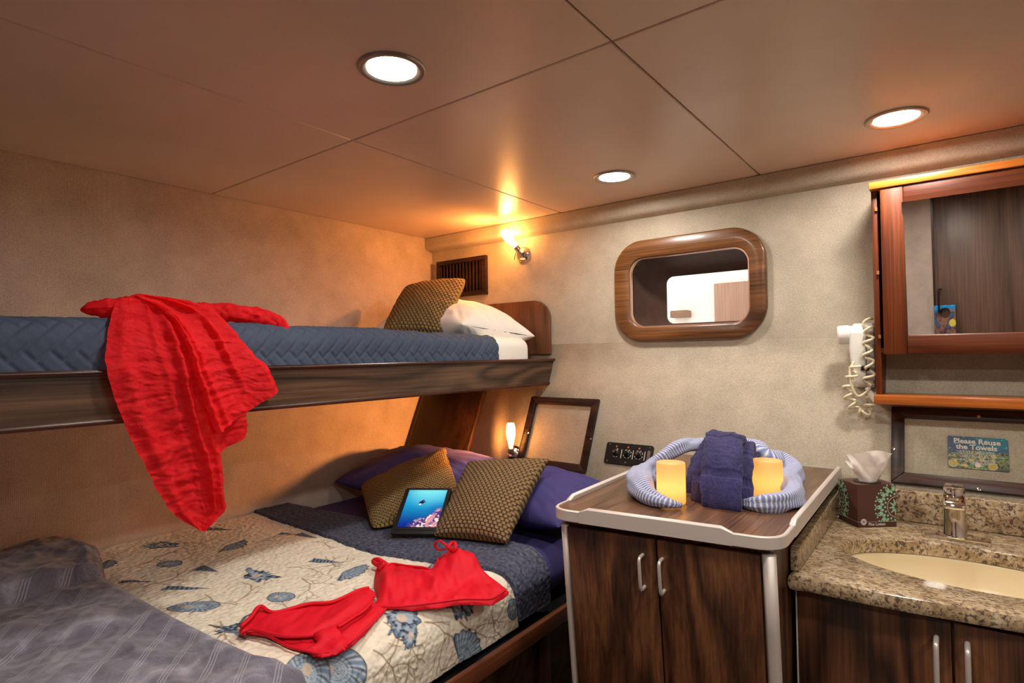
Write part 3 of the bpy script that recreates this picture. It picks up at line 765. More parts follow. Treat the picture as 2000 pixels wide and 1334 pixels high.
for a in ((560, 1110, .9, .06), (400, 1160, 0, .05), (300, 1090, 1.2, .05), (640, 1120, 2.2, .055), (590, 1130, -.6, .05), (350, 1060, .3, .06), (690, 1150, .2, .06), (430, 1215, -.4, .06), (500, 1060, .9, .05), (660, 1260, -.6, .055), (800, 1290, -.3, .06), (750, 1215, .3, .05), (900, 1215, .8, .06), (960, 1200, .2, .05), (830, 1215, .9, .06), (560, 1210, 2.4, .05), (470, 1170, 2.0, .05), (290, 1140, .8, .05), (250, 1110, 2.0, .04), (860, 1310, 1.4, .05), (730, 1270, 1.0, .06), (980, 1170, 2.4, .04), (610, 1060, .4, .04), (380, 1040, 1.0, .05)):
    coral(*a)
conch(310, 1066, .058, .3); conch(500, 1126, .064, .2); conch(785, 1205, .062, -.9, 9); conch(803, 1240, .04, -.9, 9); conch(470, 1228, .05, .9, 5); conch(892, 1178, .05, .5)
fan(455, 1067, .05, .4, 8); fan(688, 1118, .055, .3, 9); fan(912, 1270, .062, 2.3, 9); fan(860, 1100, .05, .1, 9); fan(205, 1105, .04, 1, 8)
nautilus(330, 1102, .036, .3); nautilus(548, 1166, .036, .2); nautilus(378, 1186, .058, .7, .55); nautilus(655, 1310, .070, .9); nautilus(600, 1322, .060, -.5); nautilus(1000, 1190, .03, .5)
auger(365, 1148, .06, .6, .16); auger(425, 1036, .055, .5, .22); auger(640, 1095, .05, .5, .22); auger(270, 1135, .05, .6, .1); auger(405, 1112, .04, .2, .3); auger(600, 1048, .045, .15, .25); auger(560, 1045, .025, .6, .4)
segs([(410, 1222), (455, 1235), (480, 1205), (500, 1195)], .004, dk); segs([(455, 1235), (478, 1250)], .004, bl)
m_cover = colmat('printed_coverlet_cotton', .9, .15, bump=(90, .8, .005))
cov = thing('coverlet', 'cream coverlet printed with blue seashells and coral on the lower bed', 'coverlet', (-1.45, .9, .82))
grid('printed_panel', P, m_cover, cov, col=CC.reshape(-1, 3), solid=.006, solid_off=-1, flip=False)
# folded-back blue reverse
nb_ = 150
e2s = np.array([bed_s(*p)[0] for p in ((560, 985), (640, 1000), (900, 1046), (1000, 1060))]+[smax]); e2y = np.array([bed_s(*p)[1] for p in ((560, 985), (640, 1000), (900, 1046), (1000, 1060))]+[bed_s(1075, 1175)[1]])
s = np.linspace(0, smax, 300); x, z, nx, nz = bedprof(s, TOP+.009, XFB+.006, RB, 0)
ya, yb2 = np.interp(s, edge_s, edge_y)-.004, np.interp(s, e2s, e2y)
tt = np.linspace(0, 1, nb_)[None]; Y2 = ya[:, None]+(yb2-ya)[:, None]*tt; S2 = np.repeat(s[:, None], nb_, 1)
H = fbm(np.stack([S2*6, Y2*6, S2*0], -1), 2, 21)*.003 - .010*sm(.04, 0, tt*np.ones_like(S2)) - .012*sm(.93, 1, tt*np.ones_like(S2))
H = H+np.abs(vnoise(np.stack([S2*60, Y2*60, S2*0], -1), 35))*.0022
P = np.stack([x[:, None]+nx[:, None]*H, Y2, z[:, None]+nz[:, None]*H], -1)
m_rev = M('coverlet_reverse', rough=.9, spec=.15); _c = m_rev.coords(); _v = m_rev.n('ShaderNodeTexVoronoi', feature='SMOOTH_F1'); m_rev.l(_c, _v.inputs['Vector']); _v.inputs['Scale'].default_value = 95
m_rev.color(m_rev.ramp(m_rev.noise(_c, 90, 4, .7), [(.35, lin(56, 59, 77)), (.66, lin(100, 104, 122))]))
m_rev.bump(m_rev.math('SUBTRACT', 1.0, _v.outputs['Distance']), .9, .005)
ob = grid('folded_reverse', P, m_rev.m, cov); ob['label'] = 'slate blue quilted reverse folded back'

# grey plush throw across the foot
nu, nv = 330, 260
eds = [bed_s(*p) for p in ((198, 1100), (205, 1142), (260, 1175), (330, 1216), (420, 1262), (500, 1298), (560, 1322), (592, 1340))]
es = np.array([-.02]+[e[0] for e in eds]+[1.06, 1.35]); ey = np.array([.555]+[e[1] for e in eds]+[.585, .60])
oi = np.argsort(es); es, ey = es[oi], ey[oi]
s = np.linspace(0.0, 1.27, nu); x, z, nx, nz = bedprof(s, TOP+.026, XFB+.020, RB+.01, 0)
yt_ = np.interp(s, es, ey); Y3 = -.35+(yt_[:, None]+.35)*np.linspace(0, 1, nv)[None]**.8; S3 = np.repeat(s[:, None], nv, 1)
dl = yt_[:, None]-Y3
H = .012*np.sqrt(np.clip(dl/.02, 0, 1))-.012 + fbm(np.stack([S3*5, Y3*8, S3*0], -1), 3, 41)*.012*sm(0, .06, dl)
H += fbm(np.stack([S3*16+Y3*5, Y3*24, S3*0], -1), 3, 43)*.005*sm(0, .05, dl)
H += .044*sm(.352, .325, S3)*np.sqrt(np.clip((dl-.004)/.014, 0, 1))-.014*sm(.02, .0, np.abs(dl-.020))*sm(.34, .32, S3)
P = np.stack([x[:, None]+nx[:, None]*H, Y3, z[:, None]+nz[:, None]*H], -1)
uv = np.stack([P[..., 0], Y3], -1)
m_thr = M('grey_plush', rough=.95, spec=.1); m_thr.b.inputs['Sheen Weight'].default_value = .35
_u = m_thr.coords('UV'); _n = m_thr.noise(_u, 11, 5, .6, 1.0); _f = m_thr.noise(_u, 420, 2)
_mp = m_thr.n('ShaderNodeMapping'); m_thr.l(_u, _mp.inputs[0]); _mp.inputs['Rotation'].default_value = (0, 0, math.radians(39.7))
_sx = m_thr.n('ShaderNodeSeparateXYZ'); m_thr.l(_mp.outputs[0], _sx.inputs[0])
_fr = m_thr.math('FRACT', m_thr.math('MULTIPLY', _sx.outputs[1], 15.8))
_in = m_thr.math('LESS_THAN', _fr, .25); _ln = m_thr.math('LESS_THAN', m_thr.math('FRACT', m_thr.math('MULTIPLY', _fr, 12.0)), .42)
_st = m_thr.math('MULTIPLY', _in, _ln)
_base = m_thr.ramp(m_thr.math('ADD', m_thr.math('MULTIPLY', _n, .8), m_thr.math('MULTIPLY', _f, .2)), [(.32, lin(80, 77, 90)), (.52, lin(122, 121, 136)), (.70, lin(172, 170, 184))])
m_thr.color(m_thr.mix(m_thr.math('MULTIPLY', _st, .55), _base, lin(176, 176, 186)))
m_thr.bump(m_thr.math('ADD', _n, m_thr.math('MULTIPLY', _f, .25)), .5, .006)
th = grid('throw_blanket', P, m_thr.m, uv=uv, solid=.01, solid_off=-1)
tag(th, 'grey striped plush throw blanket across the foot of the lower bed', 'blanket')

# pillows and knit cushions on the lower bed
C = [A(-2.05, 1.44, .88), A(-1.44, 1.50, .86), A(-1.42, 1.79, .98), A(-2.00, 1.77, .985)]
p = cushion('pillow', C, .17, m_pill_n, None, 48, .04, .007, 11, .5, .02)
tag(p, 'navy purple pillow by the side wall at the back of the lower bed', 'pillow')
C = [A(-1.43, 1.50, .87), A(-.95, 1.46, .875), A(-.93, 1.77, .945), A(-1.40, 1.80, .955)]
p = cushion('pillow', C, .17, m_pill_n, None, 48, .04, .007, 13, .5, .02)
tag(p, 'bright navy pillow beside the locker on the lower bed', 'pillow')
C = [OZ(726, 1036, .845), OZ(880, 1010, .845), OY(866, 880, 1.66), OY(706, 950, 1.50)]
bl_, br_ = OZ(724, 1034, .845), OZ(724, 1034, .845)+A(.30, .10, 0)
C = [bl_, OY(905, 985, 1.50), OY(872, 872, 1.70), OY(702, 946, 1.50)]
p = cushion('knit_cushion', C, .11, m_knit2, None, 44, .02, .003, 15)
tag(p, 'brown knit cushion propped behind the tablet', 'cushion')
C = [OZ(846, 1047, .848), OZ(990, 1062, .848), OY(1073, 896, 1.60), OY(914, 902, 1.53)]
p = cushion('knit_cushion', C, .12, m_knit1, None, 44, .06, .003, 17, .42, .01)
tag(p, 'brown knit cushion leaning against the bright navy pillow', 'cushion')
# ---------------------------------------------------------------- tablet showing a diver over a reef
tb = [OZ(762, 1046, .842), OZ(858, 1047, .842), OY(877, 957, 1.42), OY(797, 962, 1.36)]
tbl, tbr = tb[0], tb[1]; ux = (tbr-tbl); W_ = np.linalg.norm(ux); ux /= W_
# plane leaning back: keep right angles, height from the photo
top = OY(841, 955, 1.345); mid = (tbl+tbr)/2; uy = top-mid; uy -= ux*(uy@ux); H_ = np.linalg.norm(uy); uy /= H_
uz = np.cross(ux, uy)
shear = ((top-mid)@ux)/H_
def toT(u, v, d=0): return tbl+ux*(u*W_+shear*v*H_*.85)+uy*(v*H_)+uz*d
tab = thing('tablet', 'tablet in a black case showing a diver above a reef', 'tablet', mid)
lp = rrect(0, 1, 0, 1, .06)
rounded_slab('case', lp, lambda x, y, d: toT(x, y, d), [(.012, .008), (0, .005), (0, -.002), (.01, -.005)], m_black, tab)
rounded_slab('glass_front', rrect(.07, .95, .085, .965, .03), lambda x, y, d: toT(x, y, d), [(.004, .0098), (0, .009), (0, .005)], m_pure_black, tab)
n1, n2 = 110, 140
U, V = np.meshgrid(np.linspace(0, 1, n1), np.linspace(0, 1, n2), indexing='ij')
P = np.stack([[toT(.105+.81*a, .145+.79*b, .0104) for b in np.linspace(0, 1, n2)] for a in np.linspace(0, 1, n1)])
L3 = lambda *c: np.array(lin(*c)[:3])
def lerp(a, b, t): return a+(b-a)*t[..., None]
sky = lerp(L3(8, 40, 140), L3(20, 150, 205), sm(0, .75, V)); sky = lerp(sky, L3(120, 225, 235), sm(.55, 1.15, V+.12*np.sin(U*3))*sm(1.1, .4, np.abs(U-.6)+.2)*.9)
sky = lerp(sky, L3(20, 50, 150), sm(.5, 1, U)*sm(.75, .4, V)*.6)
reef = sm(.02, .10, (.58*U+.02+.16*np.sin(U*7)*.3)-V+.06*fbm(np.stack([U*8, V*8, U*0], -1), 3, 2)-.02)*sm(.2, .42, U)
nz = fbm(np.stack([U*11, V*11, U*0], -1), 4, 9); nz2 = fbm(np.stack([U*23, V*23, U*0+3], -1), 3, 4)
rc = lerp(L3(70, 50, 130), L3(205, 150, 170), sm(-.4, .6, nz)); rc = lerp(rc, L3(226, 80, 70), sm(.15, .5, nz2)*sm(.45, .75, U)*.8); rc = lerp(rc, L3(235, 220, 200), sm(.35, .8, nz2-nz*.4))
img = lerp(sky, rc, reef)
dv = (np.hypot((U-.44)*1.1, (V-.66)*1.6)+.03*vnoise(np.stack([U*26, V*26, U*0], -1), 3)) < .085
img[dv] = L3(24, 34, 80); dv2 = np.hypot((U-.40), (V-.60)*1.3) < .03; img[dv2] = L3(235, 240, 240)
dv3 = np.hypot((U-.475)*1.4, (V-.70)) < .03; img[dv3] = L3(110, 80, 150)
sc = grid('screen', P, colmat('lit_screen', .2, .5, emit=.5), tab, col=img.reshape(-1, 3)); sc['label'] = 'lit screen with an underwater photograph'; sc.data.materials[0].cycles.emission_sampling = 'NONE'

# ---------------------------------------------------------------- red swimsuit on the coverlet
def inside(poly, X, Y):
    r = np.zeros(X.shape, bool); n = len(poly); j = n-1
    for i in range(n):
        (xi, yi), (xj, yj) = poly[i], poly[j]
        c = ((yi > Y) != (yj > Y)) & (X < (xj-xi)*(Y-yi)/((yj-yi) if yj != yi else 1e-12)+xi); r ^= c; j = i
    return r
def dist_edge(poly, X, Y):
    D = np.full(X.shape, 9.); n = len(poly)
    for i in range(n):
        (ax, ay), (bx, by) = poly[i], poly[(i+1) % n]; dx, dy = bx-ax, by-ay
        t = np.clip(((X-ax)*dx+(Y-ay)*dy)/(dx*dx+dy*dy+1e-12), 0, 1); D = np.minimum(D, np.hypot(X-ax-t*dx, Y-ay-t*dy))
    return D
def smooth_loop(pts, n=140):
    P = np.asarray(pts, float); P = np.vstack([P, P[:1]]); L = len(P)-1; out = []
    for k in range(L):
        a, b, c, d = P[k-1 if k else L-1], P[k], P[(k+1) % L], P[(k+2) % L]
        t = np.linspace(0, 1, 8, endpoint=False)[:, None]
        out.append(.5*(2*b+(c-a)*t+(2*a-5*b+4*c-d)*t**2+(3*b-a-3*c+d)*t**3)*.65+.35*(b+(c-b)*t))
    return np.vstack(out)
def bed_height(X):
    """top of the coverlet at x"""
    x1 = XFB-RB; q = np.clip((X-x1)/RB, 0, .999)
    return np.maximum(TOP-RB+RB*np.sqrt(1-q*q)+.004, TOP-.004)
def patch(loops, hf, mat, name, parent=None, step=.004, base=0.0):
    """cloth pieces lying on the bed, joined in one mesh. loops: (photo outline, height function(d, X, Y))"""
    VV, FF = [], []
    for loop, hfun, lift in loops:
        L2 = np.array([OZ(x, y, TOP+.01+lift)[:2] for x, y in smooth_loop(loop)])
        x0, y0 = L2.min(0)-step; x1, y1 = L2.max(0)+step
        X, Y_ = np.meshgrid(np.arange(x0, x1, step), np.arange(y0, y1, step), indexing='ij')
        ins = inside(L2, X, Y_); d = dist_edge(L2, X, Y_)
        near = (~ins) & (d < step*1.5)
        # snap the outer fringe onto the outline
        if near.any():
            n = len(L2); bx, by, bd = X.copy(), Y_.copy(), np.full(X.shape, 9.)
            for i in range(n):
                (ax, ay), (cx, cy) = L2[i], L2[(i+1) % n]; dx, dy = cx-ax, cy-ay
                t = np.clip(((X-ax)*dx+(Y_-ay)*dy)/(dx*dx+dy*dy+1e-12), 0, 1); qx, qy = ax+t*dx, ay+t*dy; dd = np.hypot(X-qx, Y_-qy)
                m = dd < bd; bx[m] = qx[m]; by[m] = qy[m]; bd[m] = dd[m]
            X = np.where(near, bx, X); Y_ = np.where(near, by, Y_)
        keep = ins | near; d = np.where(ins, d, 0)
        Z = bed_height(X)+lift+hfun(d, X, Y_)
        idx = -np.ones(X.shape, int); idx[keep] = np.arange(keep.sum()); base_i = sum(len(v) for v in VV)
        VV.append(np.stack([X, Y_, Z], -1)[keep])
        k4 = keep[:-1, :-1] & keep[1:, :-1] & keep[1:, 1:] & keep[:-1, 1:]
        FF.append(base_i+np.stack([idx[:-1, :-1][k4], idx[1:, :-1][k4], idx[1:, 1:][k4], idx[:-1, 1:][k4]], -1))
    V = np.vstack(VV); Fc = np.vstack(FF)
    return mk(name, V, Fc, mat, parent, True, V[:, :2], None, .0022, -1)
def wr(X, Y_, f, amp, seed, ax=0.0): return amp*fbm(np.stack([X*f*math.cos(ax)+Y_*f*math.sin(ax), (-X*math.sin(ax)+Y_*math.cos(ax))*f*.35, X*0], -1), 3, seed)
# top: two cups, band
top_t = thing('bikini_bra', 'red swimsuit top with tied straps spread over the shell print', 'swimsuit', OZ(850, 1130, TOP))
body = [(735, 1108), (730, 1140), (737, 1168), (722, 1186), (740, 1184), (770, 1186), (800, 1184), (850, 1178), (905, 1171), (955, 1172), (976, 1164), (994, 1149), (978, 1133), (962, 1121), (942, 1112), (938, 1103), (925, 1092), (915, 1080), (895, 1076), (872, 1078), (857, 1089), (850, 1104), (842, 1112), (825, 1107), (795, 1104), (765, 1100), (748, 1108)]
def h_top(d, X, Y_):
    def cup(px, py, R, h):
        c = OZ(px, py, TOP+.02); q = np.hypot((X-c[0]), (Y_-c[1]))/R
        return h*np.exp(-q*q*1.4)
    e = np.sqrt(np.clip(d/.02, 0, 1))
    return e*(.010+cup(895, 1107, .075, .036)+cup(768, 1138, .07, .022)+cup(950, 1145, .06, .010)+wr(X, Y_, 26, .010, 5, .9))+.002
patch([(body, h_top, 0)], None, m_redsw, 'cups_and_band', top_t)
hem = [(722, 1187), (740, 1186), (770, 1187), (800, 1185), (850, 1179), (905, 1172), (955, 1172), (974, 1164), (986, 1155)]
tube('hem', spl([OZ(x, y-2, TOP+.012) for x, y in hem], 60), .0030, m_redsw, top_t, 8)
neck = [(748, 1109), (765, 1101), (795, 1105), (825, 1108), (842, 1112), (850, 1104), (857, 1090)]
tube('neckline', spl([OZ(x, y, TOP+.018) for x, y in neck], 50), .0030, m_redsw, top_t, 8)
# straps: knot and loop at the right cup, knot at the left
def P3(x, y, h): return OZ(x, y, TOP+h)
loop = spl([P3(882, 1078, .05), P3(874, 1068, .062), P3(860, 1056, .066), P3(850, 1062, .05), P3(853, 1072, .035), P3(862, 1074, .034), P3(870, 1072, .046), P3(878, 1074, .058)], 40)
tube('strap', loop, .0042, m_redsw, top_t, 8, flat=(A(0, 0, 1), .5))
tube('strap', spl([P3(884, 1082, .05), P3(889, 1070, .068), P3(888, 1061, .07), P3(881, 1062, .068), P3(876, 1070, .062), P3(886, 1074, .062)], 30), .0055, m_redsw, top_t, 8)
tube('strap', spl([P3(760, 1106, .016), P3(748, 1098, .026), P3(738, 1093, .03), P3(729, 1096, .024), P3(737, 1103, .026), P3(750, 1100, .034), P3(740, 1112, .02)], 40), .0062, m_redsw, top_t, 8)
# bottom: front panel, back panel beneath
bot = thing('bikini_brief', 'red swimsuit bottom lying folded below the red top', 'swimsuit', OZ(600, 1220, TOP))
back_l = [(487, 1234), (525, 1240), (560, 1259), (600, 1270), (624, 1274), (660, 1266), (690, 1248), (720, 1222), (742, 1200), (754, 1186), (730, 1176), (690, 1180), (600, 1215), (520, 1215)]
front_l = [(470, 1222), (488, 1204), (497, 1188), (508, 1182), (522, 1186), (536, 1195), (570, 1188), (610, 1178), (650, 1174), (680, 1163), (700, 1152), (718, 1147), (734, 1157), (728, 1172), (712, 1190), (690, 1204), (660, 1222), (625, 1234), (600, 1240), (560, 1242), (530, 1236), (490, 1228), (478, 1236), (467, 1232)]
gus = [(612, 1238), (640, 1226), (662, 1224), (672, 1236), (690, 1240), (668, 1262), (628, 1272), (600, 1262), (618, 1252)]
e_ = lambda d, w: np.sqrt(np.clip(d/w, 0, 1))
patch([(back_l, lambda d, X, Y_: e_(d, .012)*(.006+wr(X, Y_, 24, .004, 8, .3))+.002, 0),
       (front_l, lambda d, X, Y_: e_(d, .016)*(.013+wr(X, Y_, 20, .008, 9, .5))+.002, .011),
       (gus, lambda d, X, Y_: e_(d, .010)*(.009+wr(X, Y_, 34, .006, 10, 1.5))+.002, .010)], None, m_redsw, 'panels', bot)
leg = [(472, 1234), (490, 1229), (530, 1238), (560, 1243), (600, 1242), (612, 1240)]
tube('leg_binding', spl([P3(x, y, .024) for x, y in leg], 50), .0034, m_redsw, bot, 8)
leg = [(660, 1224), (672, 1218), (690, 1206), (712, 1192), (728, 1174)]
tube('leg_binding', spl([P3(x, y, .026) for x, y in leg], 40), .0034, m_redsw, bot, 8)
tube('leg_binding', spl([P3(x, y, .012) for x, y in ((487, 1236), (525, 1243), (560, 1261), (600, 1272), (624, 1276), (660, 1268), (690, 1250), (720, 1224), (742, 1202), (754, 1188))], 60), .0028, m_redsw, bot, 8)
wb_ = spl([P3(470, 1224, .028), P3(490, 1205, .034), P3(508, 1184, .036), P3(536, 1196, .030), P3(600, 1180, .030), P3(650, 1175, .030), P3(700, 1153, .03), P3(720, 1148, .028)], 60)
tube('waistband', wb_, .0045, m_redsw, bot, 8, flat=(A(0, 0, 1), .8))

# ---------------------------------------------------------------- red sarong hanging over the upper bunk
VV, FF = [], []
QX, QR, QT = xf_q, r_q, top_q                     # section of the quilt under it
def hang_x(x, y, off):
    """distance plane where the sight line meets the quilt or the fascia, lifted by off"""
    d = ray(x, y)
    Xs = np.linspace(-1.322+off, -1.52, 120); Z = CAMZ+d[2]*(Xs/d[0])
    q = np.clip((Xs-(QX-QR))/(QR+.014), 0, 1); zs = QT-QR+(QR+.014)*np.sqrt(1-q*q)+off
    ok = (Z <= zs) & (Xs <= np.interp(Z, [1.375, 1.45], [-1.322+off, QX+.010+off]))
    k = np.argmax(ok); return Xs[k] if ok.any() else -1.415+off
def addgrid(P):
    b = sum(len(v) for v in VV); nu, nv = P.shape[:2]; VV.append(P.reshape(-1, 3)); FF.append(gridfaces(nu, nv, b))
def drape(Lp, Rp, nu, nv, off, fold, crink, seed, rag=2.0):
    """sheet between a left and a right edge (photo polylines), hung over the bunk; fold(u, t) = relief towards the room"""
    Lc, Rc = spl(Lp, nv), spl(Rp, nv); u = np.linspace(0, 1, nu); tt = np.linspace(0, 1, nv)
    U, T = np.meshgrid(u, tt, indexing='ij')
    ragL = vnoise(np.stack([tt*30, tt*0+seed, tt*0], -1), seed)*rag; ragR = vnoise(np.stack([tt*30, tt*0+seed+5, tt*0], -1), seed)*rag
    QX_ = (Lc[:, 0]+ragL)[None]*(1-U)+(Rc[:, 0]+ragR)[None]*U; QY_ = Lc[:, 1][None]*(1-U)+Rc[:, 1][None]*U
    X = np.array([[hang_x(QX_[i, j], QY_[i, j], off) for j in range(nv)] for i in range(nu)])
    for _ in range(3):
        Xp = np.pad(X, ((0, 0), (3, 3)), 'edge'); X = np.maximum(X, sum(Xp[:, k:k+nv] for k in range(7))/7)
    P = np.array([[OX(QX_[i, j], QY_[i, j], X[i, j]) for j in range(nv)] for i in range(nu)])
    Yv, Zv = P[..., 1], P[..., 2]
    w1 = vnoise(np.stack([Yv*9+3, Zv*7, Yv*0], -1), seed+8)*.6
    cr = fbm(np.stack([Yv*14+Zv*9, Zv*70-Yv*14+w1*3, Yv*0], -1), 3, seed)+.8*np.abs(vnoise(np.stack([Yv*34-Zv*26, Zv*100+Yv*30+w1*6, Yv*0], -1), seed+3))-.5
    P[..., 0] += fold(U, T)+crink*cr
    addgrid(P); return P
G_ = lambda u, c, w, h: h*np.exp(-((u-c)/w)**2)
def foldA(u, t):
    w = .05*vnoise(np.stack([t*5, u*2, t*0], -1), 71)
    return (G_(u, .22+w-.05*t, .10, .007)+G_(u, .63-.04*t+w, .045, .011)*(.6+.4*np.cos(t*5))+G_(u, .80-.03*t+w*.6, .045, .020)+G_(u, .94, .04, .008)+.006*vnoise(np.stack([u*4+t*2, t*6-u*3, t*0], -1), 73))*sm(0, .2, t)*(1-.4*sm(.8, 1, t))+.003
drape([(258, 576), (228, 592), (213, 640), (206, 690), (212, 735), (228, 790), (246, 835), (262, 872), (290, 925), (312, 968), (340, 1004), (378, 1030), (392, 1036)],
      [(290, 575), (328, 594), (362, 640), (384, 695), (396, 760), (410, 820), (424, 870), (432, 920), (435, 965), (440, 995), (425, 1013), (408, 1028), (396, 1037)], 80, 240, .004, foldA, .0032, 51)
def foldB(u, t):
    return .006*sm(0, .3, t)+(G_(u, .05, .05, .020)+G_(u, .20, .05, .009)+G_(u, .78-.22*t, .05, .022)*sm(1, .55, t)+.005*np.sin(u*6.5+.8))*sm(.02, .3, t)-.012*sm(.92, 1, u)
drape([(262, 574), (300, 596), (340, 638), (362, 690), (378, 740), (392, 785), (404, 822), (416, 846)],
      [(272, 573), (330, 580), (385, 592), (425, 612), (462, 650), (497, 692), (520, 712), (547, 764)], 90, 190, .012, foldB, .0032, 57)
drape([(382, 770), (394, 820), (406, 860), (424, 890)], [(500, 765), (476, 800), (481, 835), (478, 852)], 36, 46, .003, lambda u, t: .008*np.sin(u*7+t*2), .003, 61)
def addtube(path, r, seed, n=26, amp=.22, zf=.75):
    P = np.asarray(path); m = len(P); r = np.broadcast_to(r, (m,)); T = np.gradient(P, axis=0); T /= np.linalg.norm(T, axis=1)[:, None]
    a = np.linspace(0, 2*math.pi, n); G = np.zeros((n, m, 3))
    for k in range(m):
        Uv = np.cross(T[k], A(0, 0, 1)); Uv /= np.linalg.norm(Uv); Vv = np.cross(Uv, T[k])
        w = 1+amp*vnoise(np.stack([np.cos(a)*1.6+seed, np.sin(a)*1.6, a*0+k*.09], -1), seed)+amp*.8*vnoise(np.stack([np.cos(a)*3.6, np.sin(a)*3.6, a*0+k*.22+seed], -1), seed+2)
        G[:, k] = P[k]+np.outer(np.cos(a)*r[k]*w, Uv)+np.outer(np.sin(a)*r[k]*w*zf, Vv)
    addgrid(G)
# gathered cloth on top of the mattress, and the two twisted ends
qx = [OX(222, 606, -1.47), OX(262, 598, -1.48), OX(310, 598, -1.48), OX(360, 604, -1.47), OX(410, 612, -1.46), OX(440, 622, -1.45)]
addtube(spl(qx, 70), np.interp(np.linspace(0, 1, 70), [0, .15, .5, .85, 1], [.012, .028, .028, .022, .010]), 3)
addtube(spl([OX(158, 606, -1.47), OX(180, 603, -1.46), OX(205, 602, -1.455), OX(240, 602, -1.45)], 40), np.interp(np.linspace(0, 1, 40), [0, .2, .6, 1], [.004, .018, .028, .030]), 5)
addtube(spl([OX(385, 606, -1.47), OX(430, 610, -1.46), OX(470, 613, -1.44), OX(510, 620, -1.425), OX(545, 634, -1.405), OX(560, 655, -1.385)], 80), np.interp(np.linspace(0, 1, 80), [0, .3, .6, .85, 1], [.026, .031, .030, .028, .010]), 7)
V = np.vstack(VV); Fc = np.vstack(FF)
so = mk('sarong', V, Fc, m_sar, None, True, V[:, 1:])
tag(so, 'sheer red sarong draped over the edge of the upper bunk', 'sarong')
# ---------------------------------------------------------------- locker with fiddle-railed top
LZ = 1.057; FL, FR, BR_, BL_ = A(-.716, 1.060), A(-.252, 1.118), A(-.262, 1.878), A(-.745, 1.878)
LK = thing('locker', 'walnut locker with aluminium edged top beside the lower bed', 'cabinet', (-.49, 1.45, 0))
def quad(t_l, t_f):      # plan coordinates in the locker: across, into depth
    a = FL+(FR-FL)*t_l; b = BL_+(BR_-BL_)*t_l; return a+(b-a)*t_f
def rloop(q, r, n=8):
    """round the two front corners of the quad FL FR BR BL"""
    out = []
    for k, p in enumerate(q):
        if k in (0, 1):
            a, b = q[k-1], q[(k+1) % 4]; d1 = (a-p)/np.linalg.norm(a-p); d2 = (b-p)/np.linalg.norm(b-p)
            for t in np.linspace(0, 1, n): out.append((p+d1*r)*(1-t)**2+2*t*(1-t)*p+(p+d2*r)*t**2)
        else: out.append(p)
    return np.array(out)
lq = rloop([FL, FR, BR_, BL_], .05)
rounded_slab('top', inset(lq, .004), lambda x, y, d: (x, y, LZ+d), [(0, 0), (0, -.022)], m_wal_top, LK)
# aluminium edge band
ring_plate('edge_band', inset(lq, -.002), inset(lq, .005), lambda x, y, d: (x, y, LZ+d), [(.0015, .0025), (0, .001), (0, -.020), (.002, -.022)], [(0, .0025), (0, -.015)], m_alu, LK, True)
def fiddle(a, b, inw):
    """raised rail between two plan points with sloped ends"""
    d = (b-a); L = np.linalg.norm(d); d /= L; nrm = np.array([-d[1], d[0]])*inw
    prof = [(-.003, -.021), (-.003, .009), (.000, .0125), (.005, .0125), (.008, .009), (.008, .001)]
    bm = bmesh.new(); R = []
    for s_, f in ((0, 0), (.02, 1), (L-.02, 1), (L, 0)):
        R.append([bm.verts.new((*(a+d*s_+nrm*o), LZ+(z if z < .0025 else .0025+(z-.0025)*f))) for o, z in prof])
    for p_, q_ in zip(R[:-1], R[1:]):
        for k in range(6): bm.faces.new((p_[k], p_[(k+1) % 6], q_[(k+1) % 6], q_[k]))
    bm.faces.new(R[0]); bm.faces.new(R[-1][::-1]); return bm_obj('fiddle_rail', bm, m_alu, LK, True)
fiddle(quad(.155, 0), quad(.82, 0), 1)
fiddle(quad(0, .10), quad(0, 1), -1)
fiddle(quad(1, .14), quad(1, 1), 1)
# body, leaning back a little towards its foot
TILT = .10
def lean(p): q = np.array(p, float); q[1] += TILT*max(0, (LZ-.03-q[2])); return q
bi = .018
b0, b1 = quad(.05, .02)+A(0, .012), quad(.945, .02)+A(0, .012); b2, b3 = quad(.945, 1), quad(.05, 1)
V = [lean((*b0, LZ-.03)), lean((*b1, LZ-.03)), (*b2, LZ-.03), (*b3, LZ-.03), lean((*b0, .0)), lean((*b1, .0)), (b2[0], wall_y(.1)-.02, 0), (b3[0], wall_y(.1)-.02, 0)]
mk('body', V, [(3, 2, 1, 0), (4, 5, 6, 7), (0, 1, 5, 4), (1, 2, 6, 5), (2, 3, 7, 6), (3, 0, 4, 7)], m_wal_z, LK)
dF = (b1-b0)/np.linalg.norm(b1-b0); nF = np.array([dF[1], -dF[0]]); WF = np.linalg.norm(b1-b0)
def fr(u, z, d): q = b0+dF*(u*WF)+nF*d; return lean((q[0], q[1], z))
def door_l(u0, u1):
    loop = [fr(u0, .06, .004), fr(u1, .06, .004), fr(u1, LZ-.036, .004), fr(u0, LZ-.036, .004)]
    return prism('door', loop, A(nF[0], nF[1], 0)*.014, m_wal_z, LK, .0015)
def u_at(px, py):       # fraction across the front seen at a photo point
    best = min(np.linspace(-.1, 1.1, 400), key=lambda u: abs(((lambda q: (1000+F_PX*(q@RT)/(q@FW)))(fr(u, OY(px, py, 1.12)[2], .018)-A(0, 0, CAMZ)))-px)); return best
ug = u_at(1283, 1080); ul, ur = .028, u_at(1487, 1120)
dl_, dr_ = door_l(ul, ug-.004), door_l(ug+.004, ur-.004)
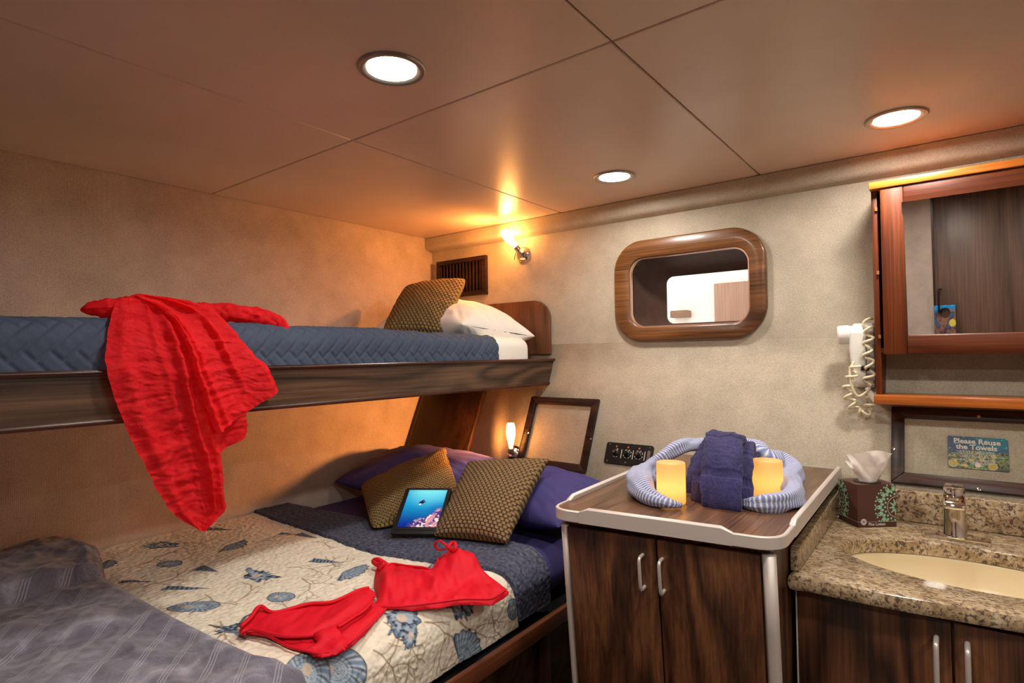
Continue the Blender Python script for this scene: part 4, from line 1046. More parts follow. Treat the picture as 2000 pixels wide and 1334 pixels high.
# the posts: slim strip on the left, round post on the right
def post(name, u, r, w):
    pts = [fr(u, z, .006) for z in np.linspace(LZ-.034, .0, 8)]; return tube(name, pts, r, m_alu, LK, 20)
post('corner_post', .004, .009, 0); post('corner_post', (ur+u_at(1516, 1120))/2+.002, .0125, 0)
def handle_l(px0, py0, px1, py1, par):
    ua, ub = u_at(px0, py0), u_at(px1, py1); u = (ua+ub)/2
    za = OY(px0, py0, float(fr(u, .95, .03)[1]))[2]; zb2 = OY(px1, py1, float(fr(u, .9, .03)[1]))[2]
    tube('handle', spl([fr(u, za, .016), fr(u, za, .036), fr(u, za-.008, .044), fr(u, zb2+.008, .044), fr(u, zb2, .036), fr(u, zb2, .016)], 40), .0036, m_steel, par, 10)
handle_l(1254, 1086, 1262, 1150, dl_); handle_l(1292, 1094, 1300, 1158, dr_)

# ---------------------------------------------------------------- candles
wax = M('candle_wax', lin(250, 222, 170), .6); _tr = wax.n('ShaderNodeBsdfTranslucent'); _tr.inputs[0].default_value = (1.0, .66, .34, 1)
_mx = wax.n('ShaderNodeMixShader'); _mx.inputs[0].default_value = .6; wax.l(wax.b.outputs[0], _mx.inputs[1]); wax.l(_tr.outputs[0], _mx.inputs[2]); wax.l(_mx.outputs[0], wax.out.inputs[0])
def candle(px, py, pw, ph, label):
    p = OZ(px, py, LZ+.001); d = (p-A(0, 0, CAMZ))@FW; r = pw/2*d/F_PX; h = ph*d/F_PX*.98
    p = p+A(-.3, .8, 0)*r*.6
    t = thing('flameless_candle', label, 'candle', p, 'flameless pillar candles on the locker')
    lathe('wax', p, (0, 0, 1), [(0, .002), (r*.6, .0), (r*.97, .0), (r, .003), (r, h-.004), (r*.97, h), (r*.86, h-.002), (r*.7, h-.007), (0, h-.010)], wax.m, t, 40)
    L = bpy.data.lights.new('candle_glow', 'POINT'); L.energy = CANDLE_W; L.color = (1.0, .66, .26); L.shadow_soft_size = r*.4
    lo = bpy.data.objects.new('candle_glow', L); lo.location = Vector(p+A(0, 0, h*.42)); link(lo, t)
candle(1311, 984, 56, 80, 'glowing cream candle to the left of the navy towels')
candle(1501, 972, 58, 72, 'glowing cream candle to the right of the navy towels')

# ---------------------------------------------------------------- towels
def strip(name, prof, wl, wr_, t, mat, parent=None, n=70, seed=1, loops=16, bands=()):
    """folded towel: prof (y, z) path from the front; wl/wr: x of its left and right edge as functions of y"""
    NS = 90; n = n*2
    Q = spl([(y, z) for y, z in prof], n); T = np.gradient(Q, axis=0); T /= np.linalg.norm(T, axis=1)[:, None]; Nn = np.stack([-T[:, 1], T[:, 0]], 1)
    if Nn[n//2, 1] < 0: Nn = -Nn
    a = np.linspace(0, 2*math.pi, NS, endpoint=False)
    cx = np.sign(np.cos(a))*np.abs(np.cos(a))**.45; cz = np.sign(np.sin(a))*np.abs(np.sin(a))**.6
    G = np.zeros((NS, n, 3))
    for k in range(n):
        y, z = Q[k]; l, r = wl(y), wr_(y); m, h = (l+r)/2, (r-l)/2
        f = np.ones(NS); 
        tk = t
        s_ = k/(n-1)
        for b0_, b1_ in bands:
            if b0_ < s_ < b1_: tk *= .72
        off = tk*(cz*.5+.5); off = off+(.005*vnoise(np.stack([cx*3+seed, a*0+k*.06, cz], -1), seed)+.0016*vnoise(np.stack([cx*26+seed, a*0+k*.5, cz*2], -1), seed+7))*(cz > -.2)
        G[:, k] = np.stack([m+h*cx+.003*vnoise(np.stack([a*0+k*.15, cx*2, cz], -1), seed+4), y+Nn[k, 0]*off, z+Nn[k, 1]*off], 1)
    L = np.r_[0, np.cumsum(np.linalg.norm(np.diff(Q, axis=0), axis=1))]
    uv = np.stack(np.meshgrid(np.linspace(0, 1, NS), L, indexing='ij'), -1).reshape(-1, 2)
    Fc = [tuple(f) for f in gridfaces(NS, n, 0, True)]+[tuple(i*n for i in range(NS))[::-1], tuple(i*n+n-1 for i in range(NS))]
    return mk(name, G.reshape(-1, 3), Fc, mat, parent, True, uv)
z0 = LZ+.002
t2 = thing('bath_towel', 'wide navy terry towel folded underneath the narrow navy towel', 'towel', (-.45, 1.45, LZ))
strip('lower_fold', [(1.36, z0), (1.37, z0+.03), (1.42, z0+.055), (1.50, z0+.07), (1.60, z0+.06), (1.66, z0+.03), (1.68, z0)], lambda y: -.520-.13*(y-1.36), lambda y: -.375-.12*(y-1.36), .016, m_navyt, t2, 60, 3)
strip('upper_fold', [(1.318, z0), (1.315, z0+.012), (1.335, z0+.045), (1.39, z0+.082), (1.47, z0+.100), (1.55, z0+.088), (1.62, z0+.05), (1.65, z0+.01)], lambda y: -.488-.17*(y-1.32), lambda y: -.352-.24*(y-1.32), .018, m_navyt, t2, 70, 5, bands=((.09, .13), (.30, .34)))
t1 = strip('hand_towel', [(1.290, z0), (1.283, z0+.012), (1.300, z0+.05), (1.345, z0+.090), (1.42, z0+.116), (1.50, z0+.114), (1.57, z0+.085), (1.61, z0+.04)], lambda y: -.452-.27*(y-1.28), lambda y: -.364-.24*(y-1.28), .020, m_navyt, None, 80, 7, bands=((.145, .19), (.46, .5)))
tag(t1, 'narrow navy terry towel folded over the top of the towel pile', 'towel')
m_str = M('striped_towel', rough=.9, spec=.15); _u = m_str.coords('UV')
_sx = m_str.n('ShaderNodeSeparateXYZ'); m_str.l(_u, _sx.inputs[0]); _nn = m_str.noise(_u, 9, 2)
_w = m_str.math('ADD', m_str.math('MULTIPLY', _sx.outputs[1], 140), 0.0); _w = m_str.math('ADD', _w, m_str.math('MULTIPLY', _nn, 0.0))
_f = m_str.math('PINGPONG', _w, .5)
m_str.color(m_str.ramp(_f, [(.06, lin(222, 222, 230)), (.20, lin(158, 166, 198)), (.42, lin(124, 134, 178))]))
m_str.bump(m_str.math('ADD', _f, m_str.noise(m_str.coords(), 300, 2)), .5, .003); m_str = m_str.m
def q3(x, y, yy=None, zz=None):
    return OY(x, y, yy) if yy else OZ(x, y, zz)
path = [q3(1330, 988, zz=LZ+.006), q3(1300, 980, zz=LZ+.016), q3(1262, 962, zz=LZ+.024), q3(1250, 938, zz=LZ+.030), q3(1268, 916, yy=1.47), q3(1300, 893, yy=1.52), q3(1330, 874, yy=1.57), A(-.60, 1.68, LZ+.07), A(-.50, 1.72, LZ+.07), q3(1445, 872, yy=1.66), q3(1475, 876, yy=1.64), q3(1490, 892, yy=1.62), A(-.375, 1.66, LZ+.05), A(-.33, 1.62, LZ+.03), q3(1540, 940, zz=LZ+.024), q3(1548, 962, zz=LZ+.024), q3(1528, 979, zz=LZ+.020), q3(1490, 985, zz=LZ+.016), q3(1456, 984, zz=LZ+.010)]
Pp = spl(path, 240); tt = np.linspace(0, 1, 240)
rr = np.interp(tt, [0, .05, .12, .2, .3, .4, .55, .62, .7, .8, .9, .97, 1], [.006, .020, .032, .032, .020, .020, .024, .028, .028, .024, .026, .023, .014])
Pp[:, 2] = np.maximum(Pp[:, 2], LZ+.003+rr*.75)
st = tube('striped_towel', Pp, rr, m_str, None, 28, True, flat=(A(0, 0, 1), .85), wob=lambda t, a: .34*vnoise(np.stack([np.cos(a)*1.3, np.sin(a)*1.3, a*0+t*20], -1), 4)+.16*vnoise(np.stack([np.cos(a)*3, np.sin(a)*3, a*0+t*9], -1), 6))
tag(st, 'blue and white striped towel twisted around the candles and navy towels', 'towel')
# ---------------------------------------------------------------- vanity
CZ = .945; CXL = -.278; CXR = XR-.002; CYF = 1.278; CYB = wall_y(CZ)+.0
VN = thing('vanity_cabinet', 'walnut vanity cabinet under the granite counter', 'cabinet', (.3, 1.55, 0))
vy = 1.312
box('body', (CXL+.008, vy+.016, 0), (CXR-.01, 1.365, CZ-.034), m_wal_z, VN)
gx = OY(1861, 1260, vy)[0]; lx = OY(1557, 1240, vy)[0]
def vdoor(x0, x1): return box('door', (x0, vy, .08), (x1, vy+.016, CZ-.04), m_wal_z, VN, .0015)
v1, v2 = vdoor(lx+.003, gx-.002), vdoor(gx+.002, gx+.33)
vdoor(gx+.334, gx+.66)
box('edge_strip', (lx-.0015, vy+.001, .08), (lx+.0012, vy+.016, CZ-.04), m_alu, VN)
box('side_filler', (CXL+.006, vy+.004, 0), (lx-.003, vy+.016, CZ-.034), m_wal_z, VN)
for px, py, d_ in ((1828, 1258, v1), (1890, 1272, v2)):
    p = OY(px, py, vy-.032); x, z = p[0], p[2]
    tube('handle', spl([(x, vy+.002, z), (x, vy-.026, z), (x, vy-.034, z-.010), (x, vy-.034, z-.085), (x, vy-.026, z-.095), (x, vy+.002, z-.095)], 40), .0045, m_steel, d_, 10)
# counter with oval cut-out
ct = thing('countertop', 'speckled granite counter with low splash boards', 'countertop', (.3, 1.55, CZ-.03))
el = [OZ(*p, CZ)[:2] for p in ((1658, 1085), (1700, 1063), (1800, 1060), (1900, 1078), (1700, 1112), (1800, 1138), (1900, 1155))]
SCX, SCY, SRX, SRY = .032, 1.537, .244, .146
ov = np.array([(SCX+SRX*math.cos(a), SCY+SRY*math.sin(a)) for a in np.linspace(0, 2*math.pi, 72, endpoint=False)])
fe = [(x, CYF+.034*float(sm(-.25, .30, x))-.006*math.exp(-((x+.10)/.12)**2)) for x in np.linspace(CXL, CXR, 40)]
ol = np.array(fe+[(CXR, CYB-.005), (CXL, CYB-.005)])
ring_plate('slab', ol, ov, lambda x, y, d: (x, y, CZ+d), [(.010, 0), (.003, -.003), (0, -.010), (0, -.022), (.003, -.029), (.010, -.032)], [(-.004, 0), (-.001, -.002), (0, -.005), (0, -.032)], m_gran, ct, True)
sbz = OY(1900, 970, 1.865)[2]
prism('back_splash', [(CXL+.018, CYB-.012, CZ), (CXR, CYB-.012, CZ), (CXR, CYB-.012, sbz), (CXL+.018, CYB-.012, sbz)], A(0, .012+SLOPE*(sbz-CZ)*.0+.022, 0), m_gran, ct, .003)
sy0 = CYF+.018
prism('side_splash', [(CXL+.001, sy0, CZ), (CXL+.001, CYB-.01, CZ), (CXL+.001, CYB-.01, CZ+.062), (CXL+.001, sy0+.002, CZ+.048)], A(.017, 0, 0), m_gran, ct, .003)
# basin
bs = []
for f, z in ((1.012, CZ-.033), (1.0, CZ-.036), (.985, CZ-.05), (.93, CZ-.085), (.80, CZ-.12), (.55, CZ-.142), (.25, CZ-.150), (.08, CZ-.152)):
    bs.append([(SCX+SRX*f*math.cos(a), SCY+SRY*f*math.sin(a), z) for a in np.linspace(0, 2*math.pi, 72, endpoint=False)])
G = np.array(bs).transpose(1, 0, 2); Fc = [tuple(f) for f in gridfaces(72, len(bs), 0, True)]+[tuple(i*len(bs)+len(bs)-1 for i in range(72))]
bn = mk('basin', G.reshape(-1, 3), Fc, m_basin, None, True, None, None, .004, -1)
tag(bn, 'cream oval undermount basin in the granite counter', 'sink')
# faucet
fb = OZ(1866, 1055, CZ); fx, fy = fb[0], fb[1]+.006
fc = thing('faucet', 'chrome single lever faucet behind the basin', 'faucet', (fx, fy, CZ))
rounded_slab('base_plate', rrect(fx-.066, fx+.066, fy-.022, fy+.022, .010, 6), lambda x, y, d: (x, y, CZ+d), [(.003, .011), (0, .008), (0, .0005)], m_chrome, fc)
lathe('body', (fx, fy, CZ+.010), (0, 0, 1), [(0, 0), (.024, 0), (.0225, .004), (.0210, .05), (.022, .088), (0, .088)], m_chrome, fc, 32)
prism('spout', [(fx-.021, fy+.01, CZ+.080), (fx-.021, fy-.046, CZ+.080), (fx-.021, fy-.050, CZ+.086), (fx-.021, fy-.044, CZ+.096), (fx-.021, fy-.016, CZ+.108), (fx-.021, fy+.01, CZ+.108)], A(.042, 0, 0), m_chrome, fc, .005, 3)
lathe('lever_hub', (fx, fy, CZ+.097), (0, 0, 1), [(0, 0), (.0205, 0), (.021, .004), (.021, .024), (.019, .028), (0, .029)], m_chrome, fc, 32)
prism('lever', [(fx-.017, fy+.016, CZ+.122), (fx-.019, fy-.030, CZ+.125), (fx-.019, fy-.032, CZ+.131), (fx-.017, fy+.014, CZ+.130)], A(.036, 0, 0), m_chrome, fc, .003, 2)

# ---------------------------------------------------------------- tissue box
tx = OZ(1676, 1031, CZ); tR = OZ(1751, 1029, CZ); ex = (tR-tx); ex[2] = 0; TW = np.linalg.norm(ex); ex /= TW; eyv = A(-ex[1], ex[0], 0); TH = OX(1675, 946, tx[0])[2]-CZ
tis = thing('tissue_box', 'brown tissue box with mint leaf mandala on the counter corner', 'tissue box', tx)
def toB(u, v, w): return tx+ex*(u*TW)+eyv*(w*TW*.78)+A(0, 0, v*TH+.001)
brn, mint, wht = L3(84, 52, 44), L3(150, 202, 170), L3(206, 192, 180)
def face(cu_, cv_, txt=False):
    n = 130; U, V = np.meshgrid(np.linspace(0, 1, n), np.linspace(0, 1, n), indexing='ij')
    C_ = np.broadcast_to(brn, (n, n, 3)).copy()
    x, y = U-cu_, (V-cv_); r = np.hypot(x, y); th = np.arctan2(y, x)
    def petals(k, r0, L, w, ph, m):
        for q in range(k):
            a = ph+q*2*math.pi/k; u = x*math.cos(a)+y*math.sin(a)-r0; v = -x*math.sin(a)+y*math.cos(a)
            d = (u/L)**2+(v/(w*(1-.35*u/L)))**2; C_[d < 1] = m
    petals(18, .47, .085, .045, .0, mint); petals(18, .50, .03, .012, .0, brn); petals(18, .39, .05, .028, math.pi/18, mint); petals(18, .31, .03, .022, 0, mint)
    petals(36, .565, .022, .02, math.pi/36, mint); petals(10, .14, .07, .018, .1, mint); petals(10, .09, .04, .010, .4, mint)
    C_[np.abs(r-.245) < .009] = wht*.8
    C_[(V < .125)] = brn*.8; C_[np.abs(V-.125) < .006] = wht*.75
    if txt:
        C_[np.hypot(x+cu_-.15, (V-.125)*1.0) < .075] = wht; C_[np.hypot((x+cu_-.15)*1.2, (V-.125)*1.6) < .045] = L3(140, 140, 170)
    return U, V, C_
m_print = colmat('printed_card', .45, .4)
bx_ = box('carton', (0, 0, 0), (1, 1, 1), plain('brown_card', (84, 52, 44), .45), tis, 0, fn=lambda q: toB(q[0], q[1]*.998, q[2]))
U, V, C_ = face(1.02, .46, True)
P = np.stack([[toB(a, b, -.003) for b in V[0]] for a in U[:, 0]]); ob = grid('front_print', P, m_print, tis, col=C_.reshape(-1, 3), smooth=False)
U, V, C_ = face(1.02, .46)
P = np.stack([[toB(-.003, b, a) for b in V[0]] for a in U[:, 0]]); grid('side_print', P, m_print, tis, col=C_.reshape(-1, 3), smooth=False)
m_wt = plain('white_print', (226, 216, 206), .5, var=.02)
text_mesh('lettering', 'Plus Lotion', .0098, lambda x, y: toB(.27+x/TW, .065+y/TH, -.006), m_wt, tis, .0002, 'LEFT')
# top opening and tissue
m_mint = plain('mint_print', (150, 202, 170), .5)
tc = toB(.5, 1, .45)
lathe('opening', tc+A(0, 0, .0008), (0, 0, 1), [(0, 0), (.030, 0), (.032, .0006), (0, .0007)], m_pure_black, tis, 28)
nu, nv = 40, 30; P = np.zeros((nu, nv, 3)); U, V = np.meshgrid(np.linspace(0, 1, nu), np.linspace(0, 1, nv), indexing='ij')
bot_ = [toB(.30+.45*u, 1.0, .42-.20*math.sin(u*math.pi)) for u in np.linspace(0, 1, nu)]
tl, tr_ = OY(1653, 887, tc[1]-.02), OY(1743, 886, tc[1]+.01); tm = OY(1715, 880, tc[1])
topc = spl([tl, (tl*.5+tm*.5)+A(0, -.012, -.001), tm, tr_], nu)
for i in range(nu):
    for j in range(nv):
        t = j/(nv-1); w = t**.75
        P[i, j] = np.array(bot_[i])*(1-w)+topc[i]*w
wv = .010*np.sin(U*8+V*3)+.006*vnoise(np.stack([U*7, V*5, U*0], -1), 6)
nrm = A(.3, -.95, 0); P = P+nrm*(wv*np.sin(V*math.pi*.9+.15))[..., None]
m_tis = M('white_tissue', lin(236, 228, 222), .9); _tr = m_tis.n('ShaderNodeBsdfTranslucent'); _tr.inputs[0].default_value = lin(240, 232, 226)
_mx = m_tis.n('ShaderNodeMixShader'); _mx.inputs[0].default_value = .3; m_tis.l(m_tis.b.outputs[0], _mx.inputs[1]); m_tis.l(_tr.outputs[0], _mx.inputs[2]); m_tis.l(_mx.outputs[0], m_tis.out.inputs[0])
grid('tissue', P, m_tis.m, tis)
P2 = P.copy(); P2 = P2+A(-.006, .014, -.002)*np.sin(V*math.pi*.5)[..., None]; P2[..., 2] -= .018*V*(U < .2)
grid('tissue', P2, m_tis.m, tis)

# ---------------------------------------------------------------- mirror cabinet
CB = thing('mirror_cabinet', 'mahogany wall cabinet with a mirrored door and open shelf', 'cabinet', (.15, 1.95, 1.25))
CFY = 1.895
cz1 = OY(1750, 362, CFY-.03)[2]; sx0 = OY(1707, 600, CFY)[0]; sx1 = OY(1721, 600, CFY)[0]+.002
zb0 = OY(1900, 796, CFY-.02)[2]; zb1 = OY(1900, 776, CFY-.02)[2]
cxr = .52
box('top_board', (OY(1697, 372, CFY-.02)[0], CFY-.028, cz1), (cxr+.03, WALL_Y, cz1+.020), m_mah_lt, CB, .003)
box('side_panel', (sx0, CFY, zb1), (sx0+.014, WALL_Y, cz1), m_mah_z, CB, .0015)
box('side_panel', (cxr, CFY, zb1), (cxr+.014, WALL_Y, cz1), m_mah_z, CB, .0015)
box('bottom_board', (sx0-.004, CFY-.03, zb0), (cxr+.02, wall_y(zb0)-.004, zb1), m_mah_lt, CB, .003)
zd0, zd1 = OY(1760, 692, CFY-.02)[2], OY(1760, 363, CFY-.02)[2]
zd1 = min(zd1, cz1-.002)
box('shelf', (sx0+.014, CFY+.004, zd0+.004), (cxr, WALL_Y-.002, zd0+.018), m_mah_x, CB)
dr = box('door', (0, 0, 0), (.01, .01, .01), m_mah_z, CB); bpy.data.objects.remove(dr)
mx0 = OY(1768, 520, CFY-.02)[0]; mz0, mz1 = OY(1850, 654, CFY-.02)[2], OY(1850, 386, CFY-.02)[2]; dxl, dxr = OY(1722, 520, CFY-.02)[0], cxr+.010
mx1 = dxr-(mx0-dxl)
dy0, dy1 = CFY-.022, CFY-.003
dr = box('door', (dxl, dy0, zd0), (mx0, dy1, zd1), m_mah_z, CB, .003)
box('stile', (mx1, dy0, zd0), (dxr, dy1, zd1), m_mah_z, dr, .003)
box('rail', (mx0, dy0+.0006, zd0), (mx1, dy1, mz0), m_mah_x, dr, .002)
box('rail', (mx0, dy0+.0006, mz1), (mx1, dy1, zd1), m_mah_x, dr, .002)
my = lambda z: MIR_Y-(z-MIR_Z)*math.tan(MIR_T)
prism('mirror', [(mx0-.004, my(mz0-.004), mz0-.004), (mx1+.004, my(mz0-.004), mz0-.004), (mx1+.004, my(mz1+.004), mz1+.004), (mx0-.004, my(mz1+.004), mz1+.004)], A(0, .004, 0), m_mirror, dr)
m_brass = M('hinge_brass', lin(176, 128, 70), .35, .6).m
for zz in (zd1-.05, (zd0+zd1)/2, zd0+.05): box('hinge', (sx0+.009, dy1-.003, zz-.005), (sx0+.015, dy1+.006, zz+.005), m_brass, dr)

# ---------------------------------------------------------------- frames screwed to the leaning wall
def wframe(label, pts, inn, screws, off=.016):
    c = [OS(*p) for p in pts]; t = thing('wall_frame', label, 'frame', (sum(c)/4))
    xL, xR = (c[0][0]+c[3][0])/2, (c[1][0]+c[2][0])/2; zT, zB = (c[0][2]+c[1][2])/2, (c[2][2]+c[3][2])/2
    w = inn
    def q(x, z): return A(x, wall_y(z), z)
    O = [q(xL, zT), q(xR, zT), q(xR, zB), q(xL, zB)]; I = [q(xL+w, zT-w*.93), q(xR-w, zT-w*.93), q(xR-w, zB+w*.93), q(xL+w, zB+w*.93)]
    for k, nm in enumerate(('frame_rail', 'frame_stile', 'frame_rail', 'frame_stile')):
        j = (k+1) % 4; prism(nm, [O[k], O[j], I[j], I[k]], SN*off, m_dark, t, .003)
    for x, y in screws: lathe('screw', OS(x, y, off-.0005), SN, [(.0, .0), (.0045, 0), (.0042, .0012), (.002, .0016), (0, .0012)], m_chrome, t, 14)
    return t
wframe('empty dark wooden frame screwed to the wall beside the lower lamp', [(1043, 775), (1171, 783), (1147, 927), (1010, 905)], .028, [(1032, 845), (1154, 857)])
wframe('wide dark wooden frame below the mirror cabinet around the printed sign', [(1744, 808), (2330, 805), (2330, 1000), (1738, 949)], .031, [(1745, 876), (1912, 814), (1912, 955)])

# sign
c = [OS(1852, 852, .002), OS(1970, 858, .002), OS(1971, 921, .002), OS(1851, 915, .002)]
sx_, sz_ = (c[0][0]+c[3][0])/2, 0; SW = (c[1][0]+c[2][0])/2-sx_; zT, zB = (c[0][2]+c[1][2])/2, (c[2][2]+c[3][2])/2
def toS(u, v, d=0.0): z = zB+(zT-zB)*v; return A(sx_+SW*u, wall_y(z), z)+SN*d
sg = thing('sign', 'small reef-picture sign reading Please Reuse the Towels', 'sign', toS(.5, 0))
rounded_slab('card', rrect(0, 1, 0, 1, .04, 4), lambda x, y, d: toS(x, y, d), [(0, .003), (0, .0002)], plain('card_edge', (40, 70, 90), .4), sg)
n1, n2 = 150, 84; U, V = np.meshgrid(np.linspace(0, 1, n1), np.linspace(0, 1, n2), indexing='ij')
img = lerp(L3(26, 44, 88), L3(20, 112, 128), sm(0, 1, U)); img = lerp(img, L3(30, 70, 130), sm(.7, 1, U)*sm(.75, .55, V))
nz = fbm(np.stack([U*16, V*10, U*0], -1), 4, 3); nz2 = fbm(np.stack([U*34, V*22, U*0], -1), 3, 8)
hill = .34+.30*np.exp(-((U-.42)/.30)**2)+.22*sm(.5, 1, U)+.04*nz
reef = sm(.0, .04, hill-V)
rc = lerp(L3(40, 36, 20), L3(150, 152, 60), sm(-.5, .5, nz2)); rc = lerp(rc, L3(190, 180, 90), sm(.2, .8, nz)); rc = lerp(rc, L3(40, 140, 110), sm(.45, .7, nz2-nz*.3))
rc = lerp(rc, L3(30, 24, 14), sm(.3, .0, V)*sm(.55, .9, U)*.7)
img = lerp(img, rc, reef)
for (cx, cy, a, b) in ((.08, .13, .075, .10), (.74, .12, .07, .10)):
    d = ((U-cx)/a)**2+((V-cy)/b)**2; img[d < 1] = L3(186, 160, 40)*(1+.15*nz2[d < 1])[:, None]; img[np.abs(d-1) < .18] = L3(200, 190, 140)
fish = (vnoise(np.stack([U*30, V*40, U*0], -1), 5) > .72) & (reef < .1); img[fish] = L3(90, 190, 180)
P = np.stack([[toS(.003+.994*a, .003+.994*b, .0034) for b in V[0]] for a in U[:, 0]]); grid('picture', P, colmat('sign_print', .35, .4), sg, col=img.reshape(-1, 3), smooth=False)
cw = lambda u0, v0: (lambda x, y: toS(u0+x/SW, v0+y/abs((zT-zB)*math.hypot(1, SLOPE)), .0042))
text_mesh('lettering', 'Please Reuse', .0185, cw(.49, .845), m_wt, sg, .0005); text_mesh('lettering', 'the Towels', .0185, cw(.48, .665), m_wt, sg, .0005)
# rows of small print, too small to read
rg = random.Random(3); sp = []
for v, u0, u1 in ((.545, .20, .77), (.505, .18, .80), (.455, .06, .83), (.405, .20, .93), (.36, .20, .80), (.295, .20, .78), (.255, .16, .78), (.205, .28, .82), (.165, .40, .74)):
    u = u0
    while u < u1:
        w = rg.uniform(.02, .06); sp.append([toS(min(a, u1), b, .0040) for a, b in ((u, v-.008), (u+w, v-.008), (u+w, v+.008), (u, v+.008))]); u += w+.012
mk('small_print', [p for q in sp for p in q], [tuple(range(4*k, 4*k+4)) for k in range(len(sp))], m_wt, sg)['kind'] = 'stuff'
lathe('emblem', toS(.495, .125, .0036), SN, [(0, 0), (.0062, 0), (.0060, .0006), (.0045, .0006), (.0044, .0003), (0, .0003)], m_wt, sg, 24)

# ---------------------------------------------------------------- control panel
c = [OS(1186, 866), OS(1276, 869), OS(1275, 912), OS(1180, 908)]
px0, px1 = (c[0][0]+c[3][0])/2, (c[1][0]+c[2][0])/2; zT, zB = (c[0][2]+c[1][2])/2, (c[2][2]+c[3][2])/2
PW, PH = px1-px0, (zT-zB)*math.hypot(1, SLOPE)
def toP(u, v, d=0.0): z = zB+(zT-zB)*v; return A(px0+PW*u, wall_y(z), z)+SN*d
cpn = thing('control_panel', 'black control panel with three knobs on the leaning wall', 'control panel', toP(.5, .5))
rounded_slab('plate', rrect(0, PW, 0, PH, .008, 4), lambda x, y, d: toP(x/PW, y/PH, d), [(.001, .006), (0, .005), (0, 0)], m_black, cpn)
for u, v in ((.07, .90), (.93, .90), (.07, .12), (.93, .12)): lathe('screw', toP(u, v, .006), SN, [(0, 0), (.0035, 0), (.003, .001), (0, .0012)], m_chrome, cpn, 12)
m_org = plain('orange_mark', (196, 96, 40), .5)
for k, u in enumerate((.23, .48, .72)):
    kb = lathe('knob', toP(u, .52, .006), SN, [(0, 0), (.0125, 0), (.0120, .006), (.0085, .008), (.0078, .018), (.006, .020), (0, .020)], m_pure_black, cpn, 20)
    if k != 1: lathe('knob_cap', toP(u, .52, .0262), SN, [(0, 0), (.0045, 0), (.004, .001), (0, .0012)], m_chrome, kb, 14)
    for a in (25, 65, 115, 155, 205, 245, 295, 335) if k else (250, 290, 70):
        p = toP(u, .52, .0063); ux_, vx_ = A(1, 0, 0), SV; a0 = math.radians(a)
        q = [p+ux_*(.0165*math.cos(t))*1.0+vx_*(.0165*math.sin(t)) for t in (a0-.22, a0+.22)]; r_ = [p+ux_*(.0148*math.cos(t))+vx_*(.0148*math.sin(t)) for t in (a0+.22, a0-.22)]
        mk('dial_mark', q+r_, [(0, 1, 2, 3)], m_wt, cpn)
    p = toP(u, .86, .0064); mk('pointer_mark', [p+A(-.003, 0, 0), p+A(.003, 0, 0), p+A(.003, 0, 0)-SV*.006, p+A(-.003, 0, 0)-SV*.006], [(0, 1, 2, 3)], m_org, cpn)
for u in (.355, .60, .845):
    p = toP(u, .5, .0064); mk('divider_mark', [p+A(-.0012, 0, 0)-SV*.016, p+A(.0012, 0, 0)-SV*.016, p+A(.0012, 0, 0)+SV*.016, p+A(-.0012, 0, 0)+SV*.016], [(0, 1, 2, 3)], m_wt, cpn)
rounded_slab('socket_plate', rrect(-.0055, .0055, -.022, .022, .003, 3), lambda x, y, d: toP(.925, .48, d)+A(x, 0, 0)+SV*y, [(0, .0072), (0, .005)], m_nickel, cpn)
lathe('indicator', toP(.47, .12, .006), SN, [(0, 0), (.004, 0), (.0035, .0014), (0, .0016)], m_nickel, cpn, 12)

# ---------------------------------------------------------------- hair dryer on its wall holder
HD = thing('hair_dryer', 'white hair dryer on a wall holder with a coiled cord beside the cabinet', 'hair dryer', OY(1690, 700, 2.03))
hx0, hx1 = OY(1670, 700, 2.03)[0], OY(1709, 700, 2.03)[0]; hz0_, hz1_ = OY(1695, 755, 2.03)[2], OY(1695, 632, 2.03)[2]
box('holder', (hx0, 1.985, hz0_), (hx1+.003, 2.05, hz1_), m_white_pl, HD, .006, 3)
hd_c = OY(1663, 655, 1.97); hd_e = OY(1642, 657, 1.97)
lathe('barrel', hd_c+A(.030, 0, .004), hd_e-hd_c-A(.012, .004, 0), [(0, 0), (.024, 0), (.026, .004), (.026, .034), (.0285, .036), (.0285, .062), (.026, .065), (.020, .065), (.019, .058), (0, .056)], m_white_pl, HD, 28)
hp_ = [OY(1676, 645, 1.955), OY(1676, 690, 1.955), OY(1682, 750, 1.962)]
G = spl(hp_, 16); bmv = []
for k, q in enumerate(G):
    w = np.interp(k, [0, 8, 15], [.022, .020, .015]); lp_ = rrect(-w, w, -.016, .016, .008, 4); bmv.append([q+A(a, b, 0) for a, b in lp_])
Gm = np.array(bmv).transpose(1, 0, 2); nlp = Gm.shape[0]
mk('handle', Gm.reshape(-1, 3), [tuple(f) for f in gridfaces(nlp, 16, 0, True)]+[tuple(i*16 for i in range(nlp))[::-1], tuple(i*16+15 for i in range(nlp))], m_white_pl, HD, True)
for x, y in ((1685, 719), (1695, 720)): 
    p = OY(x, y, 1.937); box('switch', p-A(.004, .006, .007), p+A(.004, .006, .007), m_black, HD, .0015)
p = OY(1664, 685, 1.985); box('switch', p-A(.006, .004, .006), p+A(.006, .004, .006), m_nickel, HD, .001)
def coil(path, turns, r, rad, nm='coiled_cord'):
    n = turns*14; C_ = spl(path, n); T = np.gradient(C_, axis=0); T /= np.linalg.norm(T, axis=1)[:, None]; out = []
    for k in range(n):
        u, v, w = basis(T[k]); a = k/n*turns*2*math.pi; u = A(1, 0, 0)-T[k]*T[k][0]; u /= np.linalg.norm(u); v = np.cross(T[k], u)
        out.append(C_[k]+u*r*math.cos(a)+v*r*.7*math.sin(a))
    return tube(nm, out, rad, m_cord, HD, 8)
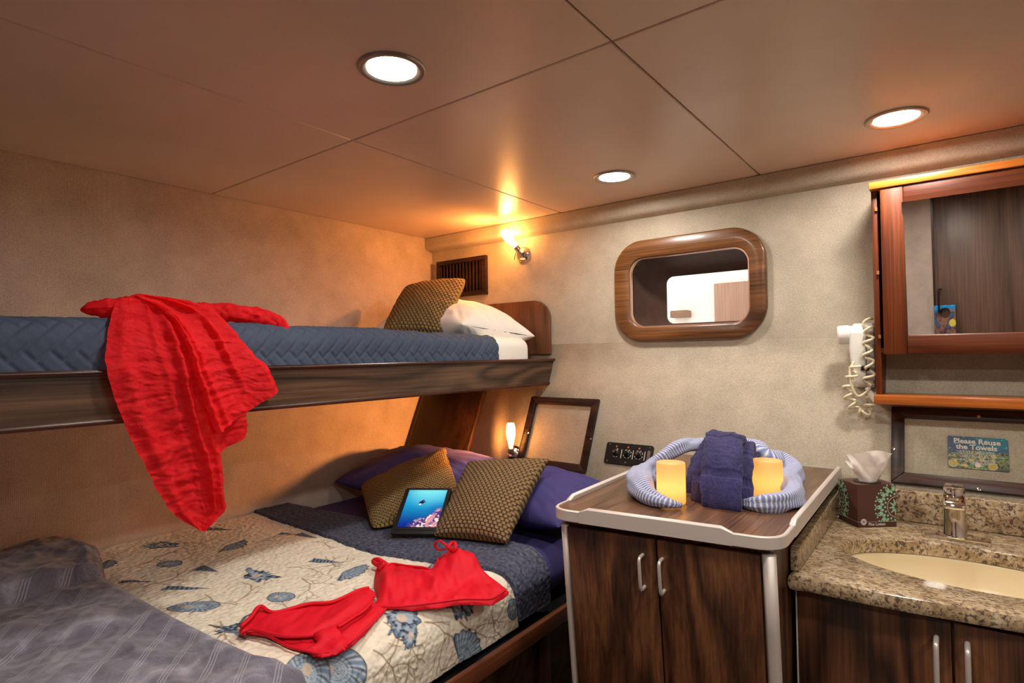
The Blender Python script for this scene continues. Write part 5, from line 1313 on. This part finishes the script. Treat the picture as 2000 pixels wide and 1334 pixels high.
coil([OY(1694, 624, 1.965), OY(1698, 650, 1.93), OY(1694, 690, 1.925), OY(1700, 720, 1.93), OY(1694, 752, 1.93)], 6, .012, .0040)
coil([OY(1672, 712, 1.93), OY(1664, 735, 1.93), OY(1656, 760, 1.935), OY(1664, 790, 1.94), OY(1680, 806, 1.95), OY(1695, 800, 1.95), OY(1703, 780, 1.95), OY(1702, 768, 1.95)], 8, .0125, .0040)
tube('cord', spl([OY(1668, 706, 1.93), OY(1660, 725, 1.925), OY(1664, 755, 1.925), OY(1676, 774, 1.93), OY(1694, 764, 1.935), OY(1700, 756, 1.94)], 40), .0036, m_cord, HD, 8)
q0, q1 = OY(1692, 757, 1.94), OY(1712, 784, 1.94)
tube('plug_tag', spl([q0, (q0+q1)/2, q1], 10), np.interp(np.linspace(0, 1, 10), [0, .5, 1], [.005, .009, .010]), m_white_pl, HD, 12, flat=(A(0, 1, 0), .5))

# ---------------------------------------------------------------- door hanger seen in the mirror
hx_0, hx_1 = in_mirror(1824, 600)[0], in_mirror(1866, 600)[0]; hz_1 = in_mirror(1845, 596)[2]; hz_0 = hz_1-.30
nH = 70; U, V = np.meshgrid(np.linspace(0, 1, 50), np.linspace(0, 1, nH), indexing='ij')
nz = fbm(np.stack([U*6, V*9, U*0], -1), 3, 12); img = lerp(L3(60, 50, 80), L3(150, 110, 90), sm(-.5, .5, nz)); img = lerp(img, L3(40, 150, 220), sm(.86, .95, V)+sm(.3, .6, -nz)*.5); img = lerp(img, L3(236, 214, 90), (np.hypot(U-.85, (V-.62)*2) < .16)*1.0)
P = np.stack([[A(hx_0+(hx_1-hx_0)*a, YF+.012, hz_0+(hz_1-hz_0)*b) for b in V[0]] for a in U[:, 0]])
kp = np.hypot((U-.5)*(hx_1-hx_0), (V-.83)*.24) > .027
keep = kp[:-1, :-1].ravel(); Fc = gridfaces(50, nH)[keep]
dh = mk('door_hanger', P.reshape(-1, 3), Fc, colmat('hanger_print', .4), None, False, None, img.reshape(-1, 3), .002)
tag(dh, 'colourful reef-picture door hanger on the door handle seen in the mirror', 'door hanger')
